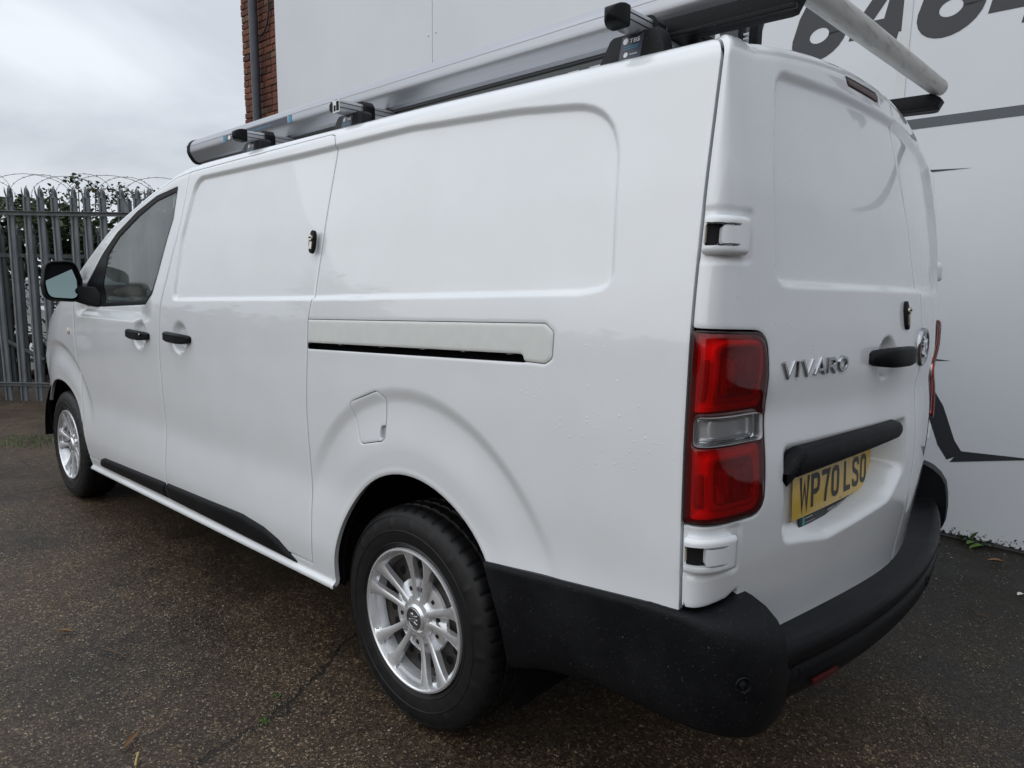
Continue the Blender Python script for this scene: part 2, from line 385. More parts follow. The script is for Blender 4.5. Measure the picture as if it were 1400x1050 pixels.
# ------------------------------------------------------------------ the setting: yard
GUP = Vector((-0.02067, 0.026, 0.99945)).normalized()      # true vertical (the yard slopes a little)
def yard_material():
    m, nt, b = new_mat('worn_brown_tarmac', (0.07, 0.06, 0.05), 0.5, spec=0.30)
    tc = nd(nt, 'ShaderNodeTexCoord'); vec = tc.outputs['Object']
    big = nd(nt, 'ShaderNodeTexNoise', in_Scale=1.1, in_Detail=8, in_Roughness=0.66); nt.links.new(vec, big.inputs['Vector'])
    mid = nd(nt, 'ShaderNodeTexNoise', in_Scale=14, in_Detail=5, in_Roughness=0.7); nt.links.new(vec, mid.inputs['Vector'])
    warp = nd(nt, 'ShaderNodeTexNoise', in_Scale=60, in_Detail=2); nt.links.new(vec, warp.inputs['Vector'])
    wv = nd(nt, 'ShaderNodeMix', data_type='RGBA', blend_type='LINEAR_LIGHT'); wv.inputs['Factor'].default_value = 0.012
    nt.links.new(vec, wv.inputs[6]); nt.links.new(warp.outputs['Color'], wv.inputs[7])
    v1 = nd(nt, 'ShaderNodeTexVoronoi', in_Scale=190, feature='F1'); nt.links.new(wv.outputs[2], v1.inputs['Vector'])
    v2 = nd(nt, 'ShaderNodeTexVoronoi', in_Scale=88, feature='F1'); nt.links.new(wv.outputs[2], v2.inputs['Vector'])
    s1 = nd(nt, 'ShaderNodeSeparateColor'); nt.links.new(v1.outputs['Color'], s1.inputs[0])
    s2 = nd(nt, 'ShaderNodeSeparateColor'); nt.links.new(v2.outputs['Color'], s2.inputs[0])
    fine = ramp(nt, s1.outputs[0], [(0.0, (0.026, 0.020, 0.015)), (0.40, (0.050, 0.038, 0.028)), (0.72, (0.088, 0.067, 0.048)), (0.93, (0.145, 0.113, 0.08)), (0.985, (0.34, 0.29, 0.22))])
    stone = ramp(nt, s2.outputs[1], [(0.0, (0.10, 0.08, 0.06)), (0.6, (0.17, 0.135, 0.10)), (1.0, (0.34, 0.30, 0.24))])
    # scattered bigger stones: only some cells, and only their middle
    pick = math_n(nt, 'GREATER_THAN', s2.outputs[0], 0.88)
    core = math_n(nt, 'LESS_THAN', v2.outputs['Distance'], 0.33)
    sm = math_n(nt, 'MULTIPLY', pick, core)
    mix1 = nd(nt, 'ShaderNodeMix', data_type='RGBA'); nt.links.new(sm, mix1.inputs['Factor'])
    nt.links.new(fine.outputs['Color'], mix1.inputs[6]); nt.links.new(stone.outputs['Color'], mix1.inputs[7])
    dirt = ramp(nt, mid.outputs['Fac'], [(0.30, (0.66, 0.64, 0.62)), (0.68, (1.14, 1.11, 1.06))])
    mul = nd(nt, 'ShaderNodeMix', data_type='RGBA', blend_type='MULTIPLY'); mul.inputs['Factor'].default_value = 1.0
    nt.links.new(mix1.outputs[2], mul.inputs[6]); nt.links.new(dirt.outputs['Color'], mul.inputs[7])
    stain = ramp(nt, big.outputs['Fac'], [(0.36, (0.42, 0.405, 0.375)), (0.50, (0.82, 0.765, 0.70)), (0.64, (1.08, 0.99, 0.89))])
    mul2 = nd(nt, 'ShaderNodeMix', data_type='RGBA', blend_type='MULTIPLY'); mul2.inputs['Factor'].default_value = 1.0
    nt.links.new(mul.outputs[2], mul2.inputs[6]); nt.links.new(stain.outputs['Color'], mul2.inputs[7])
    # the strip along the wall: moss tint plus painted shade of van and wall
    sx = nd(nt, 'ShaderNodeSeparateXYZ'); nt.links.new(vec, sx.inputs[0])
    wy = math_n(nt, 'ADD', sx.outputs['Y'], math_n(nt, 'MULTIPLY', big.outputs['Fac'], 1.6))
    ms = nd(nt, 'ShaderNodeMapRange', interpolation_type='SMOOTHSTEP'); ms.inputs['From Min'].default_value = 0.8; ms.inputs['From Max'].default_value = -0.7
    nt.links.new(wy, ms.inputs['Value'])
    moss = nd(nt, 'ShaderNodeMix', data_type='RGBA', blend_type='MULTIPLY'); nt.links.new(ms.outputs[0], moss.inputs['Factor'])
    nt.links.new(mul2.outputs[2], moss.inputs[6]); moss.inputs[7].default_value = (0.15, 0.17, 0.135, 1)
    # cracks: bands about noisy lines
    def crack(px, py, qx, qy, width, wob, ws):
        dx, dy = qx - px, qy - py; L = math.hypot(dx, dy); dx /= L; dy /= L
        nn = nd(nt, 'ShaderNodeTexNoise', in_Scale=ws, in_Detail=5, in_Roughness=0.65); nt.links.new(vec, nn.inputs['Vector'])
        off = math_n(nt, 'MULTIPLY', math_n(nt, 'SUBTRACT', nn.outputs['Fac'], 0.5), wob)
        X, Y = sx.outputs['X'], sx.outputs['Y']
        across = math_n(nt, 'ADD', math_n(nt, 'ADD', math_n(nt, 'MULTIPLY', X, -dy), math_n(nt, 'MULTIPLY', Y, dx)), px * dy - py * dx)
        along = math_n(nt, 'ADD', math_n(nt, 'ADD', math_n(nt, 'MULTIPLY', X, dx), math_n(nt, 'MULTIPLY', Y, dy)), -(px * dx + py * dy))
        dist = math_n(nt, 'ABSOLUTE', math_n(nt, 'ADD', across, off))
        body = nd(nt, 'ShaderNodeMapRange'); body.inputs['From Min'].default_value = width; body.inputs['From Max'].default_value = width * 0.3; nt.links.new(dist, body.inputs['Value'])
        inl = math_n(nt, 'MULTIPLY', math_n(nt, 'GREATER_THAN', along, 0.0), math_n(nt, 'LESS_THAN', along, L))
        return math_n(nt, 'MULTIPLY', body.outputs[0], inl)
    cr = crack(3.56, 2.6, 3.60, 0.75, 0.012, 0.16, 3.0)
    for args in ((0.28, 1.75, 0.34, 1.12, 0.016, 0.22, 6.0), (0.33, 1.2, 0.62, 0.62, 0.012, 0.16, 5.0), (-2.2, -1.2, -0.3, -1.55, 0.006, 0.3, 3.0), (4.4, 2.6, 6.8, 1.0, 0.012, 0.4, 2.0)):
        cr = math_n(nt, 'MAXIMUM', cr, crack(*args))
    cmix = nd(nt, 'ShaderNodeMix', data_type='RGBA'); nt.links.new(math_n(nt, 'MULTIPLY', cr, 0.85), cmix.inputs['Factor'])
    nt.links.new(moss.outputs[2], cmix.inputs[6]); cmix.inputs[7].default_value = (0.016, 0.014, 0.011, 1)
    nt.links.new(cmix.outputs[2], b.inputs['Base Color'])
    rr = nd(nt, 'ShaderNodeMapRange'); rr.inputs['From Min'].default_value = 0.35; rr.inputs['From Max'].default_value = 0.65
    rr.inputs['To Min'].default_value = 0.30; rr.inputs['To Max'].default_value = 0.62
    nt.links.new(big.outputs['Fac'], rr.inputs['Value']); nt.links.new(rr.outputs[0], b.inputs['Roughness'])
    h1 = math_n(nt, 'MULTIPLY', math_n(nt, 'SUBTRACT', 0.6, v1.outputs['Distance']), 0.5)
    h2 = math_n(nt, 'MULTIPLY', math_n(nt, 'SUBTRACT', 0.4, v2.outputs['Distance'], clamp=True), pick)
    hh = math_n(nt, 'ADD', math_n(nt, 'ADD', h1, h2), math_n(nt, 'MULTIPLY', mid.outputs['Fac'], 0.9))
    hh = math_n(nt, 'SUBTRACT', hh, math_n(nt, 'MULTIPLY', cr, 1.6))
    bp = nd(nt, 'ShaderNodeBump', in_Strength=0.6, in_Distance=0.005)
    nt.links.new(hh, bp.inputs['Height']); nt.links.new(bp.outputs['Normal'], b.inputs['Normal'])
    return m
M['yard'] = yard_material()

def build_yard():
    # fine in the middle, coarse to the horizon; gentle unevenness
    def axis(lo, hi, st, far):
        a = list(np.arange(lo, hi + 1e-6, st)); d = st
        l = [a[0]]; r = [a[-1]]
        while r[-1] < far: d *= 1.5; r.append(r[-1] + d)
        d = st
        while l[-1] > -far: d *= 1.5; l.append(l[-1] - d)
        return np.array(sorted(set(l[1:] + a + r[1:])))
    xs, ys = axis(-3, 10, 0.1, 300), axis(-3, 3.2, 0.1, 300)
    X, Y = np.meshgrid(xs, ys, indexing='ij')
    Zr = 0.006 * np.sin(X * 2.1 + 1.3 * np.sin(Y * 1.7)) * np.sin(Y * 2.6 + 0.6) + 0.004 * np.sin(X * 5.3 + Y * 3.1)
    near = np.exp(-((X) ** 2 + (Y - 0.8) ** 2) / 0.2) + np.exp(-((X - 3.275) ** 2 + (Y - 0.8) ** 2) / 0.2)
    Zr *= 1 - np.clip(near, 0, 1)
    Zr = np.where(np.hypot(X - 2, Y) > 9, 0, Zr) - 0.002
    V = np.stack([X, Y, Zr], -1).reshape(-1, 3); ny = len(ys)
    F = [(i * ny + j, (i + 1) * ny + j, (i + 1) * ny + j + 1, i * ny + j + 1) for i in range(len(xs) - 1) for j in range(ny - 1)]
    o = link_mesh('yard', V, F, M['yard'], smooth=True); o['kind'] = 'structure'
build_yard()

# ------------------------------------------------------------------ warehouse wall with signwriting
_lm0 = link_mesh
def par(o, p):
    o.parent = p
    if p.type == 'EMPTY': o.matrix_parent_inverse = Matrix.Translation(-Vector(p.location))
    return o
def link_mesh(name, verts, faces, mats, parent=None, smooth=False, midx=None, loc=None):
    o = _lm0(name, verts, faces, mats, None, smooth, midx, loc)
    return par(o, parent) if parent is not None else o
_fb0 = from_bm
def from_bm(name, bm, mats, parent=None, smooth=None, loc=None):
    o = _fb0(name, bm, mats, None, smooth, loc)
    return par(o, parent) if parent is not None else o

WO = Vector((-1.0, -2.2, 0.0))
WX = (Vector((1, 0, 0)) - GUP * GUP.x).normalized()
WN = GUP.cross(WX).normalized()                       # out of the wall, towards the van
def W(a, h, d=0.0): return WO + WX * a + GUP * h + WN * d

def cladding_material():
    m, nt, b = new_mat('white_cladding', (0.66, 0.68, 0.71), 0.36, 0, 0.0, 0.45)
    tc = nd(nt, 'ShaderNodeTexCoord'); vec = tc.outputs['Object']
    sx = nd(nt, 'ShaderNodeSeparateXYZ'); nt.links.new(vec, sx.inputs[0])
    n1 = nd(nt, 'ShaderNodeTexNoise', in_Scale=46, in_Detail=6, in_Roughness=0.72); nt.links.new(vec, n1.inputs['Vector'])
    n2 = nd(nt, 'ShaderNodeTexNoise', in_Scale=7, in_Detail=4); nt.links.new(vec, n2.inputs['Vector'])
    n3 = nd(nt, 'ShaderNodeTexNoise', in_Scale=1.3, in_Detail=4); nt.links.new(vec, n3.inputs['Vector'])
    base = ramp(nt, n3.outputs['Fac'], [(0.3, (0.62, 0.645, 0.68)), (0.7, (0.67, 0.69, 0.72))])
    # mildew splashes close to the ground
    hgt = math_n(nt, 'ADD', sx.outputs['Z'], math_n(nt, 'MULTIPLY', math_n(nt, 'SUBTRACT', n2.outputs['Fac'], 0.5), 0.05))
    fall = nd(nt, 'ShaderNodeMapRange'); fall.inputs['From Min'].default_value = 0.11; fall.inputs['From Max'].default_value = 0.0
    fall.inputs['To Min'].default_value = 0.0; fall.inputs['To Max'].default_value = 0.36; nt.links.new(hgt, fall.inputs['Value'])
    thr = math_n(nt, 'SUBTRACT', 0.82, fall.outputs[0])
    spot = math_n(nt, 'MULTIPLY', math_n(nt, 'SUBTRACT', n1.outputs['Fac'], math_n(nt, 'MULTIPLY', thr, 0.9)), 30.0, clamp=True)
    spot = math_n(nt, 'MULTIPLY', spot, math_n(nt, 'LESS_THAN', sx.outputs['Z'], 0.4))
    mx = nd(nt, 'ShaderNodeMix', data_type='RGBA'); nt.links.new(spot, mx.inputs['Factor'])
    nt.links.new(base.outputs['Color'], mx.inputs[6]); mx.inputs[7].default_value = (0.016, 0.018, 0.014, 1)
    nt.links.new(mx.outputs[2], b.inputs['Base Color'])
    # the sheet is very slightly wavy
    bp = nd(nt, 'ShaderNodeBump', in_Strength=0.25, in_Distance=0.01); nt.links.new(n3.outputs['Fac'], bp.inputs['Height']); nt.links.new(bp.outputs['Normal'], b.inputs['Normal'])
    return m
M['cladding'] = cladding_material()
M['sign_dark'] = new_mat('anthracite_vinyl', (0.024, 0.027, 0.034), 0.45)[0]
M['sign_grey'] = new_mat('slate_vinyl', (0.075, 0.086, 0.098), 0.45)[0]
M['joint'] = new_mat('joint_shadow_gap', (0.12, 0.12, 0.13), 0.8)[0]
M['strip'] = noise_mat('cover_strip', (0.63, 0.65, 0.67), (0.60, 0.605, 0.60), 5, rough=0.45)

wall = empty('warehouse', W(-1.0, 0), 'white clad warehouse wall with large dark phone number behind the van', 'building')
bm = bmesh.new(); bm_box(bm, (-14, -9.0, -0.3), (7.1, -0.012, 6.4))
for v in bm.verts: v.co = W(v.co.x, v.co.z, v.co.y)
from_bm('building_core', bm, M['joint'], wall)
edges_ = [7.15, 4.45, 0.62, -3.2, -7.0, -10.8, -14.0]
for a0, a1 in zip(edges_[:-1], edges_[1:]):
    bm = bmesh.new(); bm_box(bm, (a1 + 0.0025, -0.010, 0.012), (a0 - 0.0025, 0.0, 6.4), 0.002, 1)
    for v in bm.verts: v.co = W(v.co.x, v.co.z, v.co.y)
    from_bm('cladding_panel', bm, M['cladding'], wall)
bm = bmesh.new(); bm_box(bm, (0.597, 0.001, 0.02), (0.643, 0.0045, 6.4), 0.001, 1)
for v in bm.verts: v.co = W(v.co.x, v.co.z, v.co.y)
from_bm('cover_strip', bm, M['strip'], wall)
for a, h in ((4.50, 3.49), (4.40, 3.50), (4.50, 4.4), (4.40, 4.41), (0.50, 3.49), (0.74, 3.5)):
    V, F = lathe([(0.0, 0.007), (0.006, 0.006), (0.009, 0.0005)], 10, lambda x, y, d: W(a + x, h + y, d))
    link_mesh('fixing', V, F, M['cladding'], wall, smooth=True)

ST = 0.098
def glyph(ch):
    if ch == '6': return [stroke2d(ell(.150, .138, .102, .090), ST, True), stroke2d([(.050, .15), (.056, .24), (.080, .315), (.120, .372), (.180, .412), (.285, .428)], ST)]
    if ch == '9': return [([(.284 - x, .46 - y) for x, y in v], f) for v, f in glyph('6')]
    if ch == '0': return [stroke2d(ell(.142, .23, .100, .188, n=32), ST, True)]
    if ch == '1': return [stroke2d([(.16, 0), (.16, .46)], ST), stroke2d([(.03, .34), (.15, .425)], ST * .8)]
    if ch == '7': return [stroke2d([(.02, .418), (.27, .418)], ST * .95), stroke2d([(.232, .43), (.15, .23), (.10, 0)], ST)]
    if ch == '4': return [stroke2d([(.0, .115), (.292, .115)], ST * .86), stroke2d([(.206, 0), (.206, .46)], ST * .98), stroke2d([(.036, .11), (.195, .445)], ST * .82)]
    return []
def wall_glyph(ch, aL, h0, k=1.0):
    parts = [([(x, y) for x, y in v], f, 0, 0.0012 + 0.00015 * i) for i, (v, f) in enumerate(glyph(ch))]
    sh = 0.20
    flat('digit', parts, M['sign_dark'], lambda x, y, d: W(aL - (x + sh * (y - .1)) * k, h0 + y * k, d), wall)
for i, ch in enumerate('01709'): wall_glyph(ch, 3.03 - .327 * i, 2.647)
for i, ch in enumerate('646464'): wall_glyph(ch, 1.232 - .327 * i - (0.04 if i > 2 else 0) * 0, 2.647)
V, F = text_mesh('CONTACT', 0.27, offset=0.011, shear=0.2, spacing=1.0)
for k_, mm in ((0, 'sign_dark'),):
    flat('lettering', [(V, F, 0, 0.0015)], M[mm], lambda x, y, d: W(4.72 - x, 2.885 + y, d), wall)
def wall_poly(pts, mat, lift=0.0012):
    link_mesh('painted_outline', [W(a, h, lift) for a, h in pts][::-1], [tuple(range(len(pts)))], mat, wall)
wall_poly([(1.0, 2.246), (.537, 2.254), (.06, 2.26), (-1.15, 2.262), (-1.25, 2.235), (-1.15, 2.208), (.054, 2.208), (.511, 2.201), (1.0, 2.194)], M['sign_grey'])
wall_poly([(.80, 2.003), (.46, 1.983), (.243, 1.976), (.457, 1.968), (.80, 1.955)], M['sign_dark'])
wall_poly([(.62, .99), (.307, .974), (.236, .970), (.306, .964), (.62, .945)], M['sign_dark'])
V, F = stroke2d([(.62, .93), (.48, .90), (.36, .82), (.285, .70), (.215, .52), (.168, .45)], 0.085)
link_mesh('painted_outline', [W(a, h, 0.0012) for a, h in V], F, M['sign_dark'], wall)
wall_poly([(.147, .486), (-.17, .503), (-.17, .499), (.188, .4165)], M['sign_dark'], 0.0019)
# brick pier at the end of the wall
def brick_material(i):
    cols = [((0.21, 0.085, 0.055), (0.10, 0.050, 0.038)), ((0.17, 0.070, 0.050), (0.09, 0.045, 0.036)), ((0.24, 0.105, 0.062), (0.13, 0.065, 0.045)), ((0.20, 0.125, 0.08), (0.11, 0.07, 0.05)), ((0.11, 0.055, 0.045), (0.06, 0.036, 0.032))]
    return noise_mat('weathered_red_brick', cols[i][0], cols[i][1], 9, rough=0.9, bump=0.8, bscale=90, spec=0.2, detail=6)
brickM = [brick_material(i) for i in range(5)]
M['mortar'] = noise_mat('sooty_mortar', (0.10, 0.085, 0.075), (0.05, 0.045, 0.042), 18, rough=0.95, bump=0.6, bscale=80)
pier = empty('brick_pier', W(7.55, 0, -0.1), 'red brick pier with dark drainpipe standing at the end of the white wall', 'pier')
bm = bmesh.new(); bm_box(bm, (7.12, -0.55, -0.2), (7.955, -0.034, 6.0))
for v in bm.verts: v.co = W(v.co.x, v.co.z, v.co.y)
from_bm('mortar_core', bm, M['mortar'], pier)
brick_mesh = {}
def brick_shape(kind, var):
    if (kind, var) in brick_mesh: return brick_mesh[(kind, var)]
    L = {'s': 0.212, 'h': 0.101, 'q': 0.155}[kind]
    bm = bmesh.new(); bm_box(bm, (-L / 2, -0.1, -0.0325), (L / 2, 0.0, 0.0325), 0.004, 1)
    r = random.Random(var * 17 + ord(kind))
    for v in bm.verts: v.co += Vector((r.uniform(-.003, .003), r.uniform(-.003, .003), r.uniform(-.002, .002)))
    me = bpy.data.meshes.new('brick'); bm.to_mesh(me); bm.free()
    me.materials.append(brickM[var % 5]); brick_mesh[(kind, var)] = me
    return me
BR = Matrix((WX, WN, GUP)).transposed().to_4x4()
lowV, lowF = [], []
for c in range(80):
    h = c * 0.0735 + 0.037
    if h > 5.9: break
    seq = ['s', 'h', 's', 'h', 's'] if c % 2 == 0 else ['h', 's', 'h', 's', 's']
    if c % 5 == 3: seq = ['q', 'h', 's', 's', 'h']
    seq = seq + ['s', 'h']
    a = 7.965 + random.uniform(-.008, .008)
    for kd in seq:
        L = {'s': 0.212, 'h': 0.101, 'q': 0.155}[kd]
        if a < 7.155: break
        ctr = W(a - L / 2, h, random.uniform(-0.020, -0.0125))
        if h > 2.9:
            o = bpy.data.objects.new('brick', brick_shape(kd, random.choice([0, 0, 1, 1, 2, 3, 4, 5, 6, 7])))
            COL.objects.link(o); par(o, pier)
            o.matrix_basis = Matrix.Translation(ctr) @ BR
        else:
            me = brick_shape(kd, random.randrange(8)); k = len(lowV)
            Mx = Matrix.Translation(ctr) @ BR
            lowV += [Mx @ v.co for v in me.vertices]; lowF += [tuple(k + i for i in p.vertices) for p in me.polygons]
        a -= L + 0.010
lo = link_mesh('lower_brickwork', lowV, lowF, brickM[1], pier); lo['kind'] = 'stuff'
M['drain'] = noise_mat('grey_drainpipe', (0.035, 0.040, 0.052), (0.055, 0.06, 0.075), 9, rough=0.5)
bm = bmesh.new()
bm_tube(bm, [W(7.495, h, 0.075) for h in (0.15, 2, 4, 6)], 0.050, 14)
for h in (1.6, 3.0, 4.7):
    bm_tube(bm, [W(7.495, h, 0.075), W(7.495, h + 0.05, 0.075)], 0.058, 14)
    bm_box(bm, (0, 0, 0), (0.16, 0.03, 0.04), 0.004, 1, mtx=Matrix.Translation(W(7.415, h, 0.002)) @ BR)
from_bm('drainpipe', bm, M['drain'], pier, smooth=40)
bm = bmesh.new()
bm_tube(bm, [W(7.27, 5.4, 0.012), W(7.25, 4.75, 0.014), W(7.25, 4.35, 0.014), W(7.29, 4.2, 0.015), W(7.36, 4.12, 0.016), W(7.43, 4.09, 0.016)], 0.011, 8)
from_bm('cable', bm, M['ink'], pier, smooth=60)

# brick block added out of view behind the camera to shade the van's tail
shade_block = empty('brick_shade_block', (-9.6, 4.0, 0), 'unseen dark brick block added behind the camera to shade the back of the van', 'building')
M['shade_block_brick'] = noise_mat('dark_shade_block_brick', (0.11, 0.06, 0.045), (0.16, 0.085, 0.06), 3, rough=0.9)
bm = bmesh.new(); bm_box(bm, (-16, -2.0, -.2), (-8.6, 16, 4.6)); from_bm('wall', bm, M['shade_block_brick'], shade_block)
bm = bmesh.new(); bm_box(bm, (-8.6, -1.9, 4.5), (-8.45, 16.1, 4.8), .02, 1); from_bm('shade_block_parapet', bm, M['joint'], shade_block)
bm = bmesh.new(); bm_box(bm, (-8.6, 2.0, 0), (-8.54, 6.0, 3.6), .01, 1); from_bm('shade_block_door', bm, M['joint'], shade_block)

# ------------------------------------------------------------------ palisade fences
M['galv'] = noise_mat('weathered_galvanised_steel', (0.11, 0.12, 0.13), (0.20, 0.212, 0.225), 9, rough=0.6, metal=0.35, stretch=(3, 3, .5), detail=7)
M['galv_dark'] = noise_mat('dull_galvanised_steel', (0.065, 0.072, 0.079), (0.11, 0.118, 0.125), 9, rough=0.65, metal=0.3, stretch=(3, 3, .5), detail=7)
FT = Vector((-0.75, -0.66, 0)).normalized(); FN = Vector((FT.y, -FT.x, 0)).normalized()
if FN.dot(Vector((-1, 0, 0))) < 0: FN = -FN                        # towards the camera
FM = Matrix((FT, -FN, GUP)).transposed().to_4x4()
def pale_mesh(H, mat):
    V = []; F = []
    def strip(cols, z0, tops):
        k = len(V)
        for (x, y), t in zip(cols, tops): V.append((x, y, z0)); V.append((x, y, t))
        for i in range(len(cols) - 1): F.append((k + 2 * i, k + 2 * i + 2, k + 2 * i + 3, k + 2 * i + 1))
    prof = [(-.042, .006), (-.036, -.006), (-.016, -.010), (-.010, .004), (.010, .004), (.016, -.010), (.036, -.006), (.042, .006)]
    strip(prof, 0.02, [H - .13] * 8)
    k = len(V)
    def finger(p0, p1, p2, zb, zt, lean):
        k = len(V)
        V.extend([(p0[0], p0[1], zb), (p2[0], p2[1], zb), (p0[0] + lean[0], p0[1] + lean[1], zt - .045), (p2[0] + lean[0], p2[1] + lean[1], zt - .045), (p1[0] + lean[0] * 1.5, p1[1] + lean[1] * 1.5, zt)])
        F.extend([(k, k + 1, k + 3, k + 2), (k + 2, k + 3, k + 4)])
    finger(prof[0], (-.025, 0), prof[2], H - .13, H - .03, (-.006, -.012))
    finger(prof[2], (0, .002), prof[5], H - .13, H, (0, .01))
    finger(prof[5], (.025, 0), prof[7], H - .13, H - .035, (.006, -.014))
    me = bpy.data.meshes.new('pale'); me.from_pydata(V, [], F); me.materials.append(mat)
    bm = bmesh.new(); bm.from_mesh(me)
    bmesh.ops.solidify(bm, geom=bm.faces[:], thickness=0.003); bm.to_mesh(me); bm.free()
    return me
def palisade(p0, i0, i1, H, sp, label, mat, rails, wire, rail_side):
    f = empty('palisade_fence', Vector(p0) + FT * sp * (i0 + i1) / 2, label, 'fence', None)
    me = pale_mesh(H, mat)
    r = random.Random(3)
    for i in range(i0, i1 + 1):
        o = bpy.data.objects.new('pale', me); COL.objects.link(o); par(o, f)
        o.matrix_basis = Matrix.Translation(Vector(p0) + FT * (sp * i + r.uniform(-.006, .006))) @ FM @ Matrix.Rotation(r.uniform(-.012, .012), 4, 'Y') @ Matrix.Rotation(r.uniform(-.06, .06), 4, 'Z')
    for h in rails:
        bm = bmesh.new()
        a, b_ = sp * (i0 - .6), sp * (i1 + .6)
        bm_box(bm, (a, -0.018 if rail_side > 0 else 0.012, h - .022), (b_, -0.012 if rail_side > 0 else 0.018, h + .022))
        bm_box(bm, (a, -0.055 if rail_side > 0 else .018, h + .016), (b_, -0.018 if rail_side > 0 else .055, h + .022))
        mt = Matrix.Translation(Vector(p0)) @ FM
        for v in bm.verts: v.co = mt @ v.co
        from_bm('rail', bm, mat, f)
    for i in range(i0, i1 + 1, 16):
        bm = bmesh.new(); bm_box(bm, (sp * i + sp * .5 - .035, .03, 0), (sp * i + sp * .5 + .035, .10, H - .15))
        mt = Matrix.Translation(Vector(p0)) @ FM
        for v in bm.verts: v.co = mt @ v.co
        from_bm('post', bm, mat, f)
    if wire:
        bm = bmesh.new(); rr = random.Random(5)
        L = sp * (i1 - i0)
        for k in range(int(L / 0.24)):
            for ph in (0.0, 0.55):
                c = sp * i0 + 0.24 * k + rr.uniform(-.05, .05) + ph * .2
                rad = rr.uniform(.30, .42); tilt = rr.uniform(-.6, .6) + (0.5 if ph else -.5)
                if (k + (1 if ph else 0)) % 2: continue
                pts = []
                for q in range(22):
                    an = math.radians(-35 + 250 * q / 21)
                    u, w = rad * math.cos(an), rad * math.sin(an) * .62
                    pts.append((c + u, tilt * u * .5, H - .13 + w))
                mt = Matrix.Translation(Vector(p0)) @ FM
                pts = [mt @ Vector(p) for p in pts]
                bm_tube(bm, pts, 0.0026, 4, caps=False)
                for q in range(1, 21):
                    pq = pts[q]; d = Vector((rr.uniform(-1, 1), rr.uniform(-1, 1), rr.uniform(-1, 1))).normalized() * 0.012
                    bm_tube(bm, [pq - d, pq + d], 0.0028, 3, caps=False)
        from_bm('barbed_wire', bm, M['galv_dark'], f)['kind'] = 'stuff'
    return f, me
palisade((7.672, 0.196, 0), -9, 11, 2.385, 0.172, 'tall grey palisade fence with barbed wire coils, nearest the van nose', M['galv'], (0.21, 2.08), True, 1)
f2, _ = palisade((8.385, -0.005, 0.06), -9, 11, 1.97, 0.168, 'lower dull grey palisade fence standing behind the barbed one', M['galv_dark'], (0.35, 1.6), False, -1)
bm = bmesh.new()
mt = Matrix.Translation((8.40, 0.12, 0.06)) @ FM
bm_tube(bm, [mt @ Vector((-.9, .05, 1.0)), mt @ Vector((.35, .05, .36))], 0.028, 6)
from_bm('brace', bm, M['galv_dark'], f2)

# ------------------------------------------------------------------ shrubs and hedge beyond the fence
def leaf_mat(name, c0, c1):
    m, nt, b = new_mat(name, c0, 0.55, spec=0.35)
    oi = nd(nt, 'ShaderNodeTexCoord'); n = nd(nt, 'ShaderNodeTexNoise', in_Scale=9, in_Detail=3)
    nt.links.new(oi.outputs['Object'], n.inputs['Vector'])
    r = ramp(nt, n.outputs['Fac'], [(0.35, c0), (0.6, c1)]); nt.links.new(r.outputs['Color'], b.inputs['Base Color'])
    b.inputs['Transmission Weight'].default_value = 0.0
    return m
M['leaf'] = leaf_mat('bramble_leaf', (0.022, 0.040, 0.016), (0.055, 0.075, 0.028))
M['leaf_b'] = leaf_mat('autumn_leaf', (0.045, 0.050, 0.018), (0.10, 0.075, 0.03))
M['bark'] = noise_mat('shrub_bark', (0.05, 0.04, 0.03), (0.09, 0.07, 0.055), 20, rough=0.9)
def leaves(rs, centers, n, size):
    V = []; F = []
    for _ in range(n):
        c, rad = centers[rs.randrange(len(centers))]
        d = Vector((rs.gauss(0, 1), rs.gauss(0, 1), rs.gauss(0, 1)))
        if d.length > 1.7: d *= 1.7 / d.length
        p = Vector(c) + d * rad * 0.5
        u = Vector((rs.uniform(-1, 1), rs.uniform(-1, 1), rs.uniform(-.7, .5))).normalized()
        w = u.cross(Vector((rs.uniform(-1, 1), rs.uniform(-1, 1), rs.uniform(-1, 1)))).normalized()
        s = size * rs.uniform(.6, 1.25); nn = u.cross(w) * s * .12
        k = len(V)
        V += [p, p + u * s * .35 + w * s * .34 + nn, p + u * s * .8 + w * s * .22 + nn, p + u * s * 1.05, p + u * s * .8 - w * s * .22 + nn, p + u * s * .35 - w * s * .34 + nn]
        F += [(k, k + 1, k + 2, k + 3), (k, k + 3, k + 4, k + 5)]
    return V, F
def shrub(x, y, tops, label, seed, nl=1300, size=0.052, mats=('leaf', 'leaf_b')):
    s = empty('shrub', (x, y, 0), label, 'shrub', 'shrubs behind the palisade fences'); rs = random.Random(seed)
    bm = bmesh.new(); cs = []
    for tx, ty, tz in tops:
        p = [Vector((x + rs.uniform(-.1, .1), y + rs.uniform(-.1, .1), 0))]
        for k in range(1, 6):
            q = k / 5
            p.append(Vector((x + (tx - x) * q + rs.uniform(-.07, .07), y + (ty - y) * q + rs.uniform(-.07, .07), tz * (q ** .8))))
        bm_tube(bm, p, [0.022 * (1 - .75 * k / 5) for k in range(6)], 5)
        for k in range(1, 6):
            for _ in range(2):
                e = p[k] + Vector((rs.uniform(-.35, .35), rs.uniform(-.35, .35), rs.uniform(-.05, .25))) * (1.2 - .17 * k)
                bm_tube(bm, [p[k], (p[k] + e) / 2 + Vector((0, 0, .03)), e], [.007, .005, .003], 4)
                cs.append((e, .20 * (1.25 - .15 * k))); cs.append(((p[k] + e) / 2, .17))
            cs.append((p[k], .18))
    from_bm('stem', bm, M['bark'], s, smooth=60)
    V, F = leaves(rs, cs, nl, size)
    link_mesh('foliage', V, F, [M[mats[0]], M[mats[1]]], s, midx=[1 if (i // 2) % 9 == 0 else 0 for i in range(len(F))])
